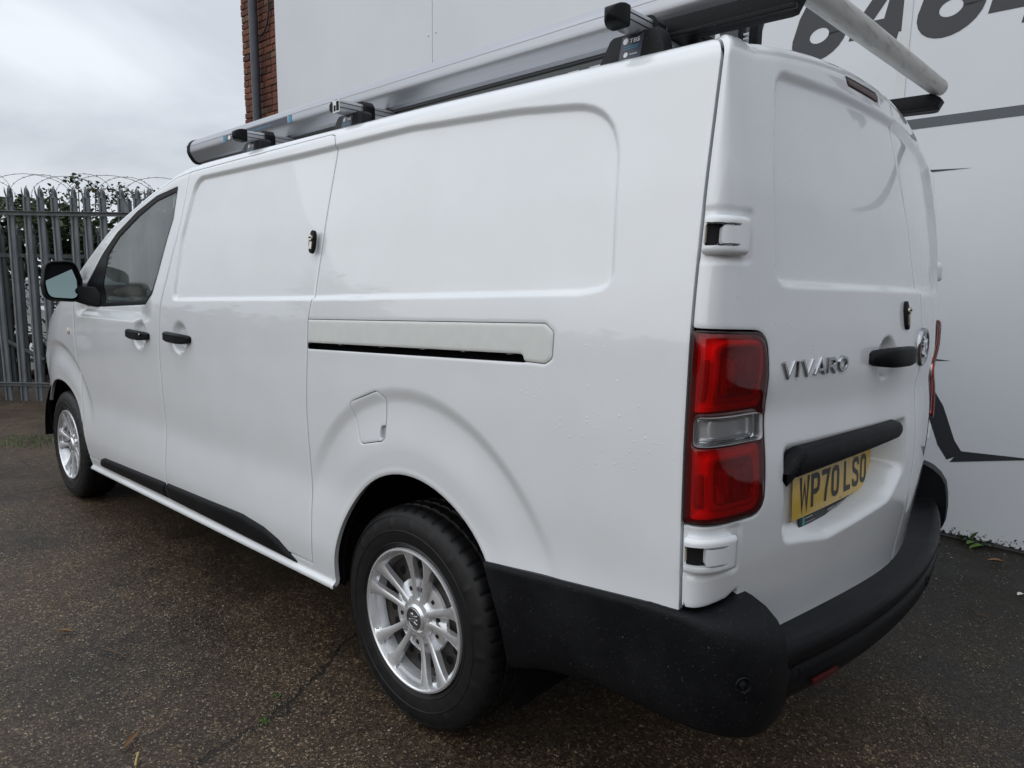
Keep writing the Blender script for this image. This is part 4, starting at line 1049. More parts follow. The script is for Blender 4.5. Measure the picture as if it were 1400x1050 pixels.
GAP = .0022
def van_side(sg):
    S = build_sheet(sg > 0, sg)
    R = polyset(S)
    S.N = grid_normals(S.P)
    D = displacement(S, R, sg) * (np.arange(S.U.shape[0])[:, None] < S.ns) + rear_displacement(S, R, sg) * (np.arange(S.U.shape[0])[:, None] >= S.ns - 3)
    S.P = S.P + S.N * D[..., None]
    S.N = grid_normals(S.P)
    U, V = S.U, S.V
    fd, sl, win, gls = (sd_poly(S, R[k]) for k in ('front_door', 'slide', 'window', 'glass'))
    ar, af = sd_poly(S, R['arch_r']), sd_poly(S, R['arch_f'])
    shut = U + .868                                        # positive on the side panel
    bl = .6205 + (.672 - .6205) * (-.33 - U) / .54        # top of bumper along the side
    # tail lamp opening
    lamp_pts = roundpoly([(-.870, 1.228), (UR(S, .790, 1.20), 1.221), (UR(S, .770, 1.06), 1.06), (UR(S, .770, .86), .846), (-.870, .846)], [0, .055, 0, .05, 0], 7)
    lamp_open = sd_poly(S, [(-.80, 1.228)] + lamp_pts[1:-1] + [(-.80, .846)])
    lamp_open = np.minimum(lamp_open, -(U + .8685))
    fuel = sd_poly(S, R['fuel'])
    body = np.minimum.reduce([np.full(U.shape, 1.0), -ar, -af, -fd - GAP, shut - GAP])
    body = np.where(U < -.33, np.minimum(body, V - bl + .03), body)
    if sg > 0:
        body = np.minimum.reduce([body, -sl - GAP, -fuel - .0012, -np.maximum(sd_poly(S, R['rail']), sd_poly(S, R['slot'])) - .0012])
    bumper_f = np.minimum(np.minimum(U - 3.62 - .35 * np.clip(V - .55, -1, .1), .60 - V), 1.0)
    body = np.minimum(body, -bumper_f - GAP)
    extract(S, body, 'body_side', M['paint'], van)
    extract(S, np.minimum(bumper_f, -af), 'front_bumper', M['plastic'], van, off=.004)
    # inner dark skin closes every gap
    lin = np.minimum.reduce([np.full(U.shape, 1.0), -ar, -af, -win])
    lin = np.where(U < -.33, np.minimum(lin, V - .5), lin)
    extract(S, lin, 'inner_skin', M['liner'], van, off=-.040, skirt=.01, step=4 if sg > 0 else 2)
    door = extract(S, np.minimum.reduce([fd - .0010, -win, -af]), 'front_door', M['paint'], van)
    extract(S, np.minimum(win, -gls), 'window_surround', M['plastic'], door, off=-.003, skirt=.02)
    extract(S, gls + .002, 'side_window', M['glass'], door, off=-.006, skirt=0)
    rd_bot = [(-.874, .674), (UR(S, .86, .68), .680), (UR(S, .832, .69), .693), (UR(S, .824, .69), .690), (UR(S, .820, .66), .66), (UR(S, .79, .54), .535), (UR(S, 0, .55) - .2, .535)]
    top = [(UR(S, 0, 1.5) - .2, 2.2), (-.8725, 2.2)]
    rdp = sd_poly(S, [(-.8725, .674)] + rd_bot + top, pad=.5)
    rdp = np.minimum(rdp, -(U + .8725))
    seam = U - UR(S, 0.0, 1.1)                             # distance from the centre line
    rdoor_sdf = np.minimum.reduce([rdp, -lamp_open - GAP, seam - .003])
    # brake light opening (left door only)
    if sg > 0:
        br = sd_poly(S, roundpoly([(UR(S, .332, 1.78), 1.797), (UR(S, .113, 1.79), 1.797), (UR(S, .113, 1.79), 1.826), (UR(S, .332, 1.78), 1.823)], .010))
        rdoor_sdf = np.minimum(rdoor_sdf, -br - .001)
    rdoor = extract(S, rdoor_sdf, 'rear_door', M['paint'], van)
    if sg > 0:
        extract(S, br - .001, 'brake_light_frame', M['lamp_base'], rdoor, off=-.004, skirt=.01)
        extract(S, br - .006, 'high_brake_light', M['red_dim'], rdoor, off=.002, skirt=.01, bev=.003, bw=.008)
    # tail lamp
    lh = extract(S, lamp_open - GAP, 'tail_lamp', M['red_deep'], van, off=-.030, skirt=.0)
    rim = extract(S, np.minimum(lamp_open - GAP, -(sd_poly(S, [(-.881, 1.218)] + [(u + .008 if u < -.9 else u, z + (.008 if z < 1 else -.008)) for u, z in lamp_pts[1:-1]] + [(-.881, .856)]))), 'lamp_rim', M['lamp_base'], lh, off=.004, skirt=.035, bev=.003, bw=.006)
    ul = UR(S, .773, 1.06)
    def lp(x0, x1, z0, z1, r): return sd_poly(S, roundpoly([(x0, z0), (x1, z0), (x1, z1), (x0, z1)], r, 6))
    xa = -.882; xb = ul + .009
    up = lp(xa, xb, 1.068, 1.218, [0, .02, .045, 0]); lo = lp(xa, xb, .857, .996, [0, .04, .02, 0]); cl = lp(xa - .006, xb + .012, 1.003, 1.061, [.012, .014, .014, .012])
    inner = lamp_open - .007
    extract(S, np.minimum(inner, -cl), 'red_lens', M['red_lens'], lh, off=.006 if sg > 0 else .016, skirt=.004, bev=.004, bw=.012)
    extract(S, cl - .001, 'clear_lens', M['clear_lens'], lh, off=.007, skirt=.004, bev=.003, bw=.008)
    extract(S, cl - .001, 'reversing_reflector', M['lamp_white'], lh, off=-.014, skirt=-.016, bev=-.010, bw=.022)
    for seg, z0, z1 in ((up, 1.068, 1.218), (lo, .857, .996)):
        zc = (z0 + z1) / 2
        extract(S, seg, 'red_reflector', M['red_lens_body'], lh, off=-.020, skirt=.004, bev=-.012, bw=.02)
        fr = lp(xa - .040, xb + .010, z0 + .012, z1 - .012, .024); fi = lp(xa - .054, xb + .024, z0 + .026, z1 - .026, .018)
        extract(S, np.minimum(fr, -fi), 'light_guide', M['red_lens_body'], lh, off=-.004, skirt=.016, bev=.005, bw=.010)
        extract(S, fi, 'reflector_bowl', M['red_deep'], lh, off=-.017, skirt=0, bev=-.010, bw=.03)
        for q in range(6):
            ux = xa - .066 - q * .0080
            if ux < xb + .028: break
            extract(S, lp(ux - .0027, ux + .0027, zc - .034, zc + .026, .001), 'lens_rib', M['red_lens_body'], lh, off=-.003, skirt=.012, bev=.001, bw=.002)
        extract(S, lp(xa - .030, xa - .006, z0 + .02, z1 - .05, .003), 'side_reflector', M['red_deep'], lh, off=-.010, skirt=.008)
        for pts in ([(xa - .058, z0 + .030), (xa - .082, z0 + .030), (xa - .058, z0 + .072)], [(xb + .028, z0 + .030), (xb + .044, z0 + .030), (xb + .028, z0 + .052)]):
            extract(S, sd_poly(S, pts), 'reflector_facet', M['red_lens_body'], lh, off=-.004, skirt=.010)
    extract(S, np.minimum(cl - .002, -(cl - .009)), 'lamp_bezel', M['chrome'], lh, off=-.002, skirt=.012, bev=.003, bw=.004)
    if sg > 0:
        bulb = lp(xb + .018, xa - .022, 1.014, 1.050, .010)
        bm = None
        extract(S, lp(xa - .046, xb + .022, 1.012, 1.052, .012), 'bulb_shade', M['lamp_white'], lh, off=-.008, skirt=.008, bev=.003)
        extract(S, lp(xa - .066, xb + .032, 1.0285, 1.0345, .002), 'bulb', M['grey_ink'], lh, off=-.0085, skirt=.002)
    # hinges
    for hz in (1.400, .786):
        hp = lp(-.8760, UR(S, .864, hz), hz - .036, hz + .036, [0, .010, .010, 0])
        yk = UR(S, float(WZ(hz)) - (.0095 if hz > 1 else .0130), hz); ys = UR(S, .893, hz)
        notch = np.maximum(lp(-.80, yk, hz - .0175, hz + .0185, 0), np.maximum(lp(-.80, ys, hz - .0215, hz - .0160, 0), lp(-.80, ys, hz + .0160, hz + .0215, 0)))
        h = extract(S, np.minimum(hp, -notch), 'door_hinge', M['paint'], rdoor, off=.018, skirt=.020, bev=.007, bw=.008, bsdf=hp)
        extract(S, np.minimum(notch, hp - .001), 'hinge_recess', M['black'], rdoor, off=.004, skirt=0)
        for zz in (.0187, -.0187): extract(S, lp(UR(S, .930, hz), UR(S, .904, hz), hz + zz - .0018, hz + zz + .0018, .001), 'hinge_pin', M['alu'], rdoor, off=.014, skirt=.006)
        extract(S, lp(-.8772, -.8815, hz - .016, hz + .017, .002), 'hinge_leaf', M['cream'], rdoor, off=.013, skirt=.012, bev=.002)
    if sg > 0:
        sdoor = extract(S, sl - .0014, 'sliding_door', M['paint'], van)
        ff = extract(S, np.minimum(fuel - .0012, -sd_poly(S, R['fuel_notch'])), 'fuel_flap', M['paint'], van, off=.001)
        extract(S, np.minimum(fuel - .0012, sd_poly(S, R['fuel_notch'])), 'finger_notch', M['grey_ink'], ff, off=-.008, skirt=0)
        extract(S, sd_poly(S, R['rail']) - .0008, 'door_rail_cover', M['cover'], van, off=.002, bev=.002)
        extract(S, sd_poly(S, R['slot']), 'rail_slot', M['liner'], van, off=-.030, skirt=-.03)
        extract(S, sd_poly(S, R['moulding_s']), 'side_moulding', M['plastic'], sdoor, off=.013, skirt=.016, bev=.011, bw=.022)
    extract(S, sd_poly(S, R['moulding_f']), 'side_moulding', M['plastic'], door, off=.013, skirt=.016, bev=.011, bw=.022)
    return S, door, (sdoor if sg > 0 else None), rdoor
SL, door_l, slide_l, rdoor_l = van_side(1)
SR, door_r, _, rdoor_r = van_side(-1)

def on_side(x, z):
    """point and outward normal of the left flank"""
    i = int(np.argmin(abs(SL.U[:SL.ns, 0] - x))); j = int(np.argmin(abs(SL.V[i] - z)))
    return Vector(SL.P[i, j]), Vector(SL.N[i, j])
def on_rear(y, z):
    sg = 1
    u = UR(SL, abs(y), z); i = int(np.argmin(abs(SL.U[:, 0] - u))); j = int(np.argmin(abs(SL.V[i] - z)))
    p, n = Vector(SL.P[i, j]), Vector(SL.N[i, j])
    if y < 0: p.y *= -1; n.y *= -1
    return p, n

# ------------------------------------------------------------------ roof, windscreen, bonnet, nose
def cap(name, xa, xb, n, mat, bulge, crown, front=None):
    V = []; F = []; m_ = 17
    for i in range(n + 1):
        x = xa + (xb - xa) * i / n
        H = float(HX(x)); zr = H - RR; x00 = 3.30 - .65 * max(0, min(1, zr - .85))
        w = float(WZ(H)) - .30 * max(0, x - x00) ** 2 - RR
        for j in range(m_):
            t = -1 + 2 * j / (m_ - 1)
            V.append((x + bulge(x) * (1 - t * t), w * t, H + crown(x) * (1 - t * t)))
    for i in range(n):
        for j in range(m_ - 1):
            F.append((i * m_ + j, i * m_ + j + 1, (i + 1) * m_ + j + 1, (i + 1) * m_ + j))
    return link_mesh(name, V, F, mat, van, smooth=True)
cap('roof', -.822, 1.56, 40, M['paint'], lambda x: .0 if x > -.5 else -.043 * sstep(-x, .5, .822), lambda x: .076 if x < 1.2 else .076 - .036 * (x - 1.2) / .36)
cap('windscreen', 1.565, 2.98, 30, M['glass'], lambda x: .10 * min(1, (x - 1.56) / .3), lambda x: .04)
cap('bonnet', 2.985, 4.12, 24, M['paint'], lambda x: .10, lambda x: .05)
V = []; F = []; n = 13
i = 0
col = SL.P[0]
for p in col[::6]:
    for j in range(n):
        t = -1 + 2 * j / (n - 1); V.append((p[0] + .10 * (1 - t * t), p[1] * t, p[2]))
for a in range(len(col[::6]) - 1):
    for j in range(n - 1): F.append((a * n + j, (a + 1) * n + j, (a + 1) * n + j + 1, a * n + j + 1))
link_mesh('front_panel', V, F, M['plastic'], van, smooth=True)
# floor, wheel housings, bulkhead
bm = bmesh.new(); bm_box(bm, (.46, -.88, .29), (2.74, .88, .42)); bm_box(bm, (-.92, -.50, .40), (.50, .50, .60)); bm_box(bm, (2.74, -.50, .30), (4.05, .50, .60)); bm_box(bm, (-.90, -.80, .44), (-.5, .80, .56))
from_bm('underbody', bm, M['liner'], van)
for cx, a_, b_ in ((-.03, .395, .457), (3.255, .458, .418)):
    for sg in (1, -1):
        V = []; F = []
        ang = [math.pi * k / 24 for k in range(25)]
        for y in (.935, .55):
            V += [(cx + a_ * math.cos(t), sg * y, .33 + b_ * math.sin(t)) for t in ang]; V += [(cx - a_, sg * y, .24)]; V = V
        k = 26
        for q in range(25): F.append((q, q + 1, k + q + 1, k + q))
        F.append(tuple(range(k, 2 * k)))
        link_mesh('wheel_arch_liner', V, F, M['liner'], van, smooth=False)
bm = bmesh.new(); bm_box(bm, (1.30, -.86, .42), (1.34, .86, 1.76)); from_bm('bulkhead', bm, M['seat'], van)
bm = bmesh.new(); bm_box(bm, (2.62, -.84, .55), (3.05, .84, 1.14), .08, 3); from_bm('dashboard', bm, M['seat'], van, smooth=50)
for y in (.46, -.10, -.55):
    bm = bmesh.new()
    bm_box(bm, (1.42, y - .24, .95), (1.56, y + .24, 1.42), .05, 3); bm_box(bm, (1.45, y - .14, 1.44), (1.55, y + .14, 1.63), .04, 3); bm_box(bm, (1.45, y - .25, .80), (2.0, y + .25, .95), .05, 3)
    from_bm('cab_seat', bm, M['seat'], van, smooth=50)
V, F = lathe([(.18, -.012), (.192, 0), (.18, .012), (.168, 0)], 28, lambda p, q, d: Vector((2.42 + q * .35 + d * .93, .46 + p, 1.12 + q * .93 - d * .35)), True)
link_mesh('steering_wheel', V, F, M['black'], van, smooth=True)

# ------------------------------------------------------------------ rear bumper
def loft(name, rings, mat, parent, closed_ends=True, sharp=38):
    V = [p for r in rings for p in r]; n = len(rings[0]); F = []
    for i in range(len(rings) - 1):
        for j in range(n - 1): F.append((i * n + j, (i + 1) * n + j, (i + 1) * n + j + 1, i * n + j + 1))
    if closed_ends: F += [tuple(range(n)), tuple(range((len(rings) - 1) * n, len(rings) * n))[::-1]]
    bm = bmesh.new(); vs = [bm.verts.new(v) for v in V]
    for f in F: bm.faces.new([vs[i] for i in f])
    return from_bm(name, bm, mat, parent, smooth=sharp)

def bumper_corner(sg):
    rings = []
    path = []                                              # x, y, nx, ny, top z, shelf depth, bottom z
    for x in np.linspace(-.33, -.80, 18):
        path.append((x, .961, 0, 1, .6205 + .0515 * (-.33 - x) / .54 - .004, .012, .365 + .05 * min(1, (-.40 - x) / .25)))
    for t in np.linspace(0, 1, 22):
        a = t * math.pi / 2
        x = -.80 - .235 * math.sin(a) ** .76; y = .795 + .166 * max(math.cos(a), 0) ** .66
        nx, ny = -math.sin(a), math.cos(a)
        path.append((x, y, nx, ny, .662 + .022 * t, .014 + .098 * sstep(t, .05, .95), .412))
    for x, y, nx, ny, zt, dp, zb in path:
        q = dp / .112; k = max(q, .12)
        prof = [(-dp - .03, zt - .004), (-dp, zt - .002), (-dp * .72, zt - .010 * k), (-dp * .45, zt - .024 * k), (-dp * .22, zt - .046 * k), (-dp * .07, zt - .074 * k), (0, zt - .112 * k - .004), (.004, .52), (.002, .47), (-.004, zb + .035), (-.014, zb + .012), (-.032, zb), (-.09, zb + .004)]
        if x > -.52 and ny > .99:
            q = (-.33 - x) / .19; ring = []
            for d, z in prof:
                xf = -.033 - .385 * math.sqrt(max(0, 1 - ((z - .33) / .447) ** 2))
                ring.append((xf * (1 - q) + (-.52) * q, sg * (y + ny * d), z))
            rings.append(ring); continue
        rings.append([(x + nx * d, sg * (y + ny * d), z) for d, z in prof])
    return loft('bumper_corner', rings, M['plastic'], van, sharp=50)
bcL = bumper_corner(1); bcR = bumper_corner(-1)
rings = []
for y in np.linspace(-.815, .815, 60):
    xo = -1.118 + .185 * y * y; xi = RX(y, .55) + .02
    dxy = .37 * y; nl = math.hypot(1, dxy); nx, ny = -1 / nl, dxy / nl
    prof = [(xi - xo, .500), (xi - xo, .545), (.06, .546), (.030, .549), (.014, .552), (.005, .549), (.0, .540), (-.001, .525), (.003, .512), (.009, .504), (.009, .500), (.004, .494), (.003, .47), (.006, .445), (.016, .428), (.04, .418), (.10, .420)]
    rings.append([(xo - nx * 0 + d * 1.0, y - (ny * 0), z) for d, z in prof])
step = loft('rear_bumper', rings, M['plastic'], van, sharp=40)
def disc(name, c, n, r, prof, mat, parent, seg=20):
    n = Vector(n).normalized(); a = Vector((0, 0, 1)).cross(n).normalized(); b_ = n.cross(a); c = Vector(c)
    V, F = lathe(prof, seg, lambda x, y, d: c + a * x * r + b_ * y * r + n * d)
    return link_mesh(name, V, F, mat, parent, smooth=True)
sens = [(0, .002), (.52, .0025), (.60, .0), (.72, -.003), (1.0, -.002), (1.25, .0035), (1.35, 0)]
disc('parking_sensor', (-1.001, .925, .548), (-.75, .66, .06), .013, sens, M['plastic'], bcL)
disc('parking_sensor', (-1.021, .700, .485), (-.96, .26, 0), .012, sens, M['plastic'], step)
disc('parking_sensor', (-1.113, -.1, .475), (-1, 0, 0), .012, sens, M['plastic'], step)
for sg in (1, -1):
    bm = bmesh.new(); bm_box(bm, (-.004, -.05, -.007), (.004, .05, .007), .002, 2)
    y = sg * .60; ang = math.atan(.37 * y)
    mt = Matrix.Translation((-1.118 + .185 * y * y - .002, y, .453)) @ Matrix.Rotation(-ang, 4, 'Z')
    for v in bm.verts: v.co = mt @ v.co
    from_bm('red_reflector', bm, M['red_dim'], step, smooth=40)

# ------------------------------------------------------------------ wheels
def wheel_parts():
    """built once round the origin: axle along Y, outer face towards +Y"""
    f = lambda x, y, d: (x, d, y)
    seg = 240
    prof = [(.200, -.185), (.215, -.190), (.262, -.197), (.305, -.192), (.3245, -.178), (.3310, -.168), (.3320, -.140), (.3235, -.137), (.3235, -.130), (.3330, -.127), (.3335, -.100), (.3250, -.097), (.3250, -.090), (.3335, -.087), (.3330, -.060), (.3235, -.057), (.3235, -.050), (.3325, -.047), (.3315, -.030), (.3290, -.018), (.3200, -.006), (.3130, -.001), (.3090, .0015), (.3080, -.0005), (.2960, .0050), (.2800, .0085), (.2690, .0090), (.2675, .0105), (.2655, .0105), (.2640, .0088), (.2450, .0070), (.2310, .0030), (.2290, .0045), (.2270, .0030), (.2180, -.002), (.2120, -.012), (.205, -.03)]
    V = []; F = []; n = len(prof)
    for k in range(seg):
        a = 2 * math.pi * k / seg; c, s = math.cos(a), math.sin(a); groove = k % 5 == 0; g2 = k % 5 == 2
        for i, (r, d) in enumerate(prof):
            if groove and i in (17, 18, 19): r -= .0045; d -= .0012
            if groove and i in (5, 6): r -= .005
            if g2 and i in (9, 10, 13, 14): r -= .004
            if i in (24, 25) and (k % 12) in (0, 1): d += .0022
            V.append((c * r, d, s * r))
    for k in range(seg):
        k2 = (k + 1) % seg
        for i in range(n - 1): F.append((k * n + i, k * n + i + 1, k2 * n + i + 1, k2 * n + i))
    tyre = link_mesh('tyre', V, F, M['rubber'])
    tyre.data.polygons.foreach_set('use_smooth', [True] * len(tyre.data.polygons)); tyre.data.set_sharp_from_angle(angle=math.radians(28))
    # dark steel disc with round openings, seen behind the trim
    bm = bmesh.new()
    V, F = lathe([(.0, -.040), (.10, -.040), (.118, -.052), (.168, -.060), (.186, -.050), (.196, -.03), (.200, -.012), (.200, -.17)], 60, f)
    vs = [bm.verts.new(v) for v in V]
    for q in F:
        if len(set(q)) == 4:
            try: bm.faces.new([vs[i] for i in q])
            except ValueError: pass
    steel = from_bm('wheel', bm, M['steel_dark'], None, smooth=40)
    bm = bmesh.new()
    for k in range(20):
        a = 2 * math.pi * (k + .5) / 20; c = Vector((math.cos(a) * .150, -.0555, math.sin(a) * .150))
        vs = [bm.verts.new(c + Vector((math.cos(t) * .0135, 0.0005, math.sin(t) * .0135))) for t in np.linspace(0, 2 * math.pi, 13)[:-1]]
        bm.faces.new(vs)
    holes = from_bm('brake_opening', bm, M['black'], steel); holes['kind'] = 'stuff'
    # trim: outer ring, barrel, ten spokes in five pairs, hub
    bm = bmesh.new()
    V, F = lathe([(.2125, -.010), (.2150, -.002), (.2130, .0045), (.2075, .0060), (.2030, .0030), (.2000, -.008), (.1965, -.025), (.1860, -.046), (.1820, -.046), (.190, -.018), (.2000, -.014)], 90, f, True)
    vs = [bm.verts.new(v) for v in V]
    for q in F: bm.faces.new([vs[i] for i in q])
    V, F = lathe([(.0, -.010), (.018, -.010), (.030, -.0115), (.0335, -.0085), (.0365, -.0085), (.043, -.0155), (.058, -.019), (.064, -.028), (.064, -.036)], 60, f)
    vs = [bm.verts.new(v) for v in V]
    for q in F:
        if len(set(q)) == 4:
            try: bm.faces.new([vs[i] for i in q])
            except ValueError: pass
    stations = [(.046, .0155, -.0165), (.060, .0120, -.0185), (.085, .0105, -.0185), (.115, .0112, -.0150), (.145, .0130, -.0095), (.172, .0175, -.0040), (.188, .0230, -.0010), (.2045, .0330, .0020)]
    for p in range(5):
        a0 = math.radians(97 + 72 * p)
        for sg in (1, -1):
            rg = []
            for r, hw, d in stations:
                q = (r - .046) / (.2045 - .046)
                lat = sg * (.0135 + .034 * q ** 1.15)
                A = []
                for (o, dd) in ((-hw, -.016 - .010 * (1 - q)), (-hw * .93, -.003), (-hw * .45, 0), (hw * .45, 0), (hw * .93, -.003), (hw, -.016 - .010 * (1 - q))):
                    rr_ = r if r < .2 else math.sqrt(max(.2045 ** 2 - (lat + o) ** 2, 0))
                    x, y = rr_, lat + o
                    A.append(Vector((x * math.cos(a0) - y * math.sin(a0), d + dd, x * math.sin(a0) + y * math.cos(a0))))
                rg.append([bm.verts.new(v) for v in A])
            for i in range(len(rg) - 1):
                for j in range(5): bm.faces.new((rg[i][j], rg[i + 1][j], rg[i + 1][j + 1], rg[i][j + 1]))
        # web closing the foot of each pair
        bmv = []
        for r, hw in ((.052, .016), (.080, .010)):
            for o in (-hw, hw): bmv.append(bm.verts.new((r * math.cos(a0) - o * math.sin(a0), -.0265, r * math.sin(a0) + o * math.cos(a0))))
        bm.faces.new((bmv[0], bmv[1], bmv[3], bmv[2]))
    trim = from_bm('wheel_trim', bm, M['trim'], None, smooth=32)
    # silver inner dish with slots between the spokes
    bm = bmesh.new()
    V, F = lathe([(.040, -.030), (.075, -.032), (.098, -.034), (.112, -.038), (.116, -.046), (.112, -.050)], 60, f)
    vs = [bm.verts.new(v) for v in V]
    for q in F: bm.faces.new([vs[i] for i in q])
    dish = from_bm('trim_dish', bm, M['trim'], None, smooth=32)
    bm = bmesh.new()
    for p in range(10):
        a = math.radians(97 + 36 * p)
        mt = Matrix.Rotation(-a, 4, 'Y')
        bm_box(bm, (.078, -.0345, -.006), (.091, -.0305, .006), .002, 1, mtx=mt)
    slots = from_bm('dish_slot', bm, M['black'], None); slots['kind'] = 'stuff'
    # griffin-like cap badge
    bm = bmesh.new()
    V, F = lathe([(0, -.0088), (.0260, -.0088), (.0268, -.0072), (.0300, -.0066), (.0318, -.0075), (.0322, -.010)], 40, f)
    vs = [bm.verts.new(v) for v in V]
    for q in F:
        if len(set(q)) == 4:
            try: bm.faces.new([vs[i] for i in q])
            except ValueError: pass
    badge = from_bm('cap_badge', bm, M['dark_chrome'], None, smooth=30)
    bm = bmesh.new()
    for poly in GRIFFIN: bm_prism(bm, [(x * .024, y * .024) for x, y in poly], lambda a, b_, d: Vector((-a, d, b_)), -.0088, -.0066, .0006, 1)
    relief = from_bm('badge_relief', bm, M['chrome'], None)
    for o in (tyre, trim, dish, slots, badge, holes): o.parent = steel
    relief.parent = steel
    return steel
GRIFFIN = [
    [(-.85, -.35), (-.55, -.50), (-.15, -.42), (.10, -.15), (.05, .10), (-.20, .02), (-.45, -.15), (-.80, -.18)],      # body
    [(-.05, .05), (.22, -.05), (.50, .20), (.62, .48), (.45, .52), (.30, .40), (.12, .45), (.02, .30)],                 # neck and head
    [(-.20, .08), (-.02, .32), (-.10, .55), (-.35, .70), (-.62, .62), (-.40, .48), (-.70, .40), (-.42, .28), (-.66, .15)],   # wing
    [(.12, -.12), (.42, -.20), (.70, -.02), (.62, .10), (.40, -.04), (.16, .02)],                                       # raised claw
    [(-.15, -.45), (.12, -.30), (.42, -.52), (.72, -.50), (.70, -.64), (.35, -.66), (.05, -.58)],                       # foot
]
w0 = wheel_parts()
w0.location = (0.0, .918, .3315); par(w0, van); w0.rotation_euler = (0, math.radians(0), 0)
def copy_tree(o, parent):
    c = o.copy(); COL.objects.link(c); c.parent = parent
    for ch in o.children: copy_tree(ch, c)
    return c
for x, y, rz, spin in ((3.275, .918, 0, 23), (0, -.918, math.pi, 40), (3.275, -.918, math.pi, 11)):
    c = copy_tree(w0, van); c.matrix_parent_inverse = w0.matrix_parent_inverse.copy()
    c.location = (x, y, .3315); c.rotation_euler = (0, math.radians(spin), rz)
bm = bmesh.new(); bm_tube(bm, [(0, -.8, .33), (0, .8, .33)], .05, 10); bm_tube(bm, [(3.275, -.8, .33), (3.275, .8, .33)], .05, 10)
from_bm('axle', bm, M['liner'], van)

# ------------------------------------------------------------------ handles, locks, repeater
def bar_handle(name, c, n, along, L, hgt, out, parent, mat=None):
    """grab bar bowed out from the panel"""
    c, n, t = Vector(c), Vector(n).normalized(), Vector(along).normalized(); u = n.cross(t).normalized()
    if u.z < 0: u = -u
    rings = []
    for k in range(15):
        q = -1 + 2 * k / 14
        o_ = out * (1 - abs(q) ** 3.2) + .004; hh = hgt * (.62 + .38 * (1 - q ** 4)) / 2; th = .011
        if abs(q) > .93: hh *= .72
        p = c + t * (q * L / 2) + n * o_
        prof = [(-hh, -th), (-hh, th * .3), (-hh * .7, th), (hh * .7, th), (hh, th * .3), (hh, -th), (-hh, -th)]
        rings.append([tuple(p + u * a + n * b_) for a, b_ in prof])
    return loft(name, rings, mat or M['plastic'], parent, sharp=50)
for x, z, pr in ((1.905, 1.0775, door_l), (1.467, 1.086, slide_l)):
    p = Vector((x, .9575, z))
    h = bar_handle('door_handle', p, (0, 1, 0), (1, 0, 0.035), .235, .042, .030, pr)
disc('handle_lock', Vector((1.815, .9925, 1.081)), (0, 1, 0), .007, [(0, .002), (.8, .002), (1, 0)], M['dark_chrome'], door_l)
p, n = on_rear(.17, 1.145)
bar_handle('door_handle', Vector((-1.043, .257, 1.150)), Vector((-1, .16, .02)), (-0.16, -1, .01), .218, .048, .034, rdoor_l)
# deadlocks
def deadlock(c, n, t, parent):
    c, n, t = Vector(c), Vector(n).normalized(), Vector(t).normalized(); u = n.cross(t).normalized()
    if u.z < 0: u = -u
    bm = bmesh.new(); bm_prism(bm, [(a * .0150, b_ * .038) for a, b_ in ell(0, .25, .95, .72, 0, 180, 10) + ell(0, -.25, .95, .72, 180, 360, 10)], lambda a, b_, d: c + t * a + u * b_ + n * d, -.004, .007, .003, 2)
    o = from_bm('deadlock', bm, M['plastic'], parent, smooth=40)
    bm = bmesh.new(); bm_tube(bm, [c + n * .005 + u * .012, c + n * .013 + u * .012], .0095, 14); bm_prism(bm, [(-.007, -.024), (.007, -.024), (.007, .0), (-.007, .0)], lambda a, b_, d: c + t * a + u * b_ + n * d, .006, .010, .001, 1)
    k = from_bm('lock_barrel', bm, M['brass'], o, smooth=40)
    bm = bmesh.new(); bm_box(bm, (-.007, -.0022, 0), (.007, .0022, .0006))
    mt = Matrix.Translation(c + n * .0131 + u * .012) @ Matrix((t, u, n)).transposed().to_4x4()
    for v in bm.verts: v.co = mt @ v.co
    from_bm('keyhole', bm, M['black'], o)
deadlock(Vector((.462, .9345, 1.441)) + Vector((0, .0, 0)), (0, 1, .13), (1, 0, 0), slide_l)
p, n = on_rear(.148, 1.248); deadlock(p + n * .001, n, (0, -1, 0), rdoor_l)
p, n = on_side(2.985, 1.043)
disc('side_repeater', p + n * .001, n, .020, [(0, .010), (.5, .0085), (.85, .004), (1, 0)], M['cream'], van)

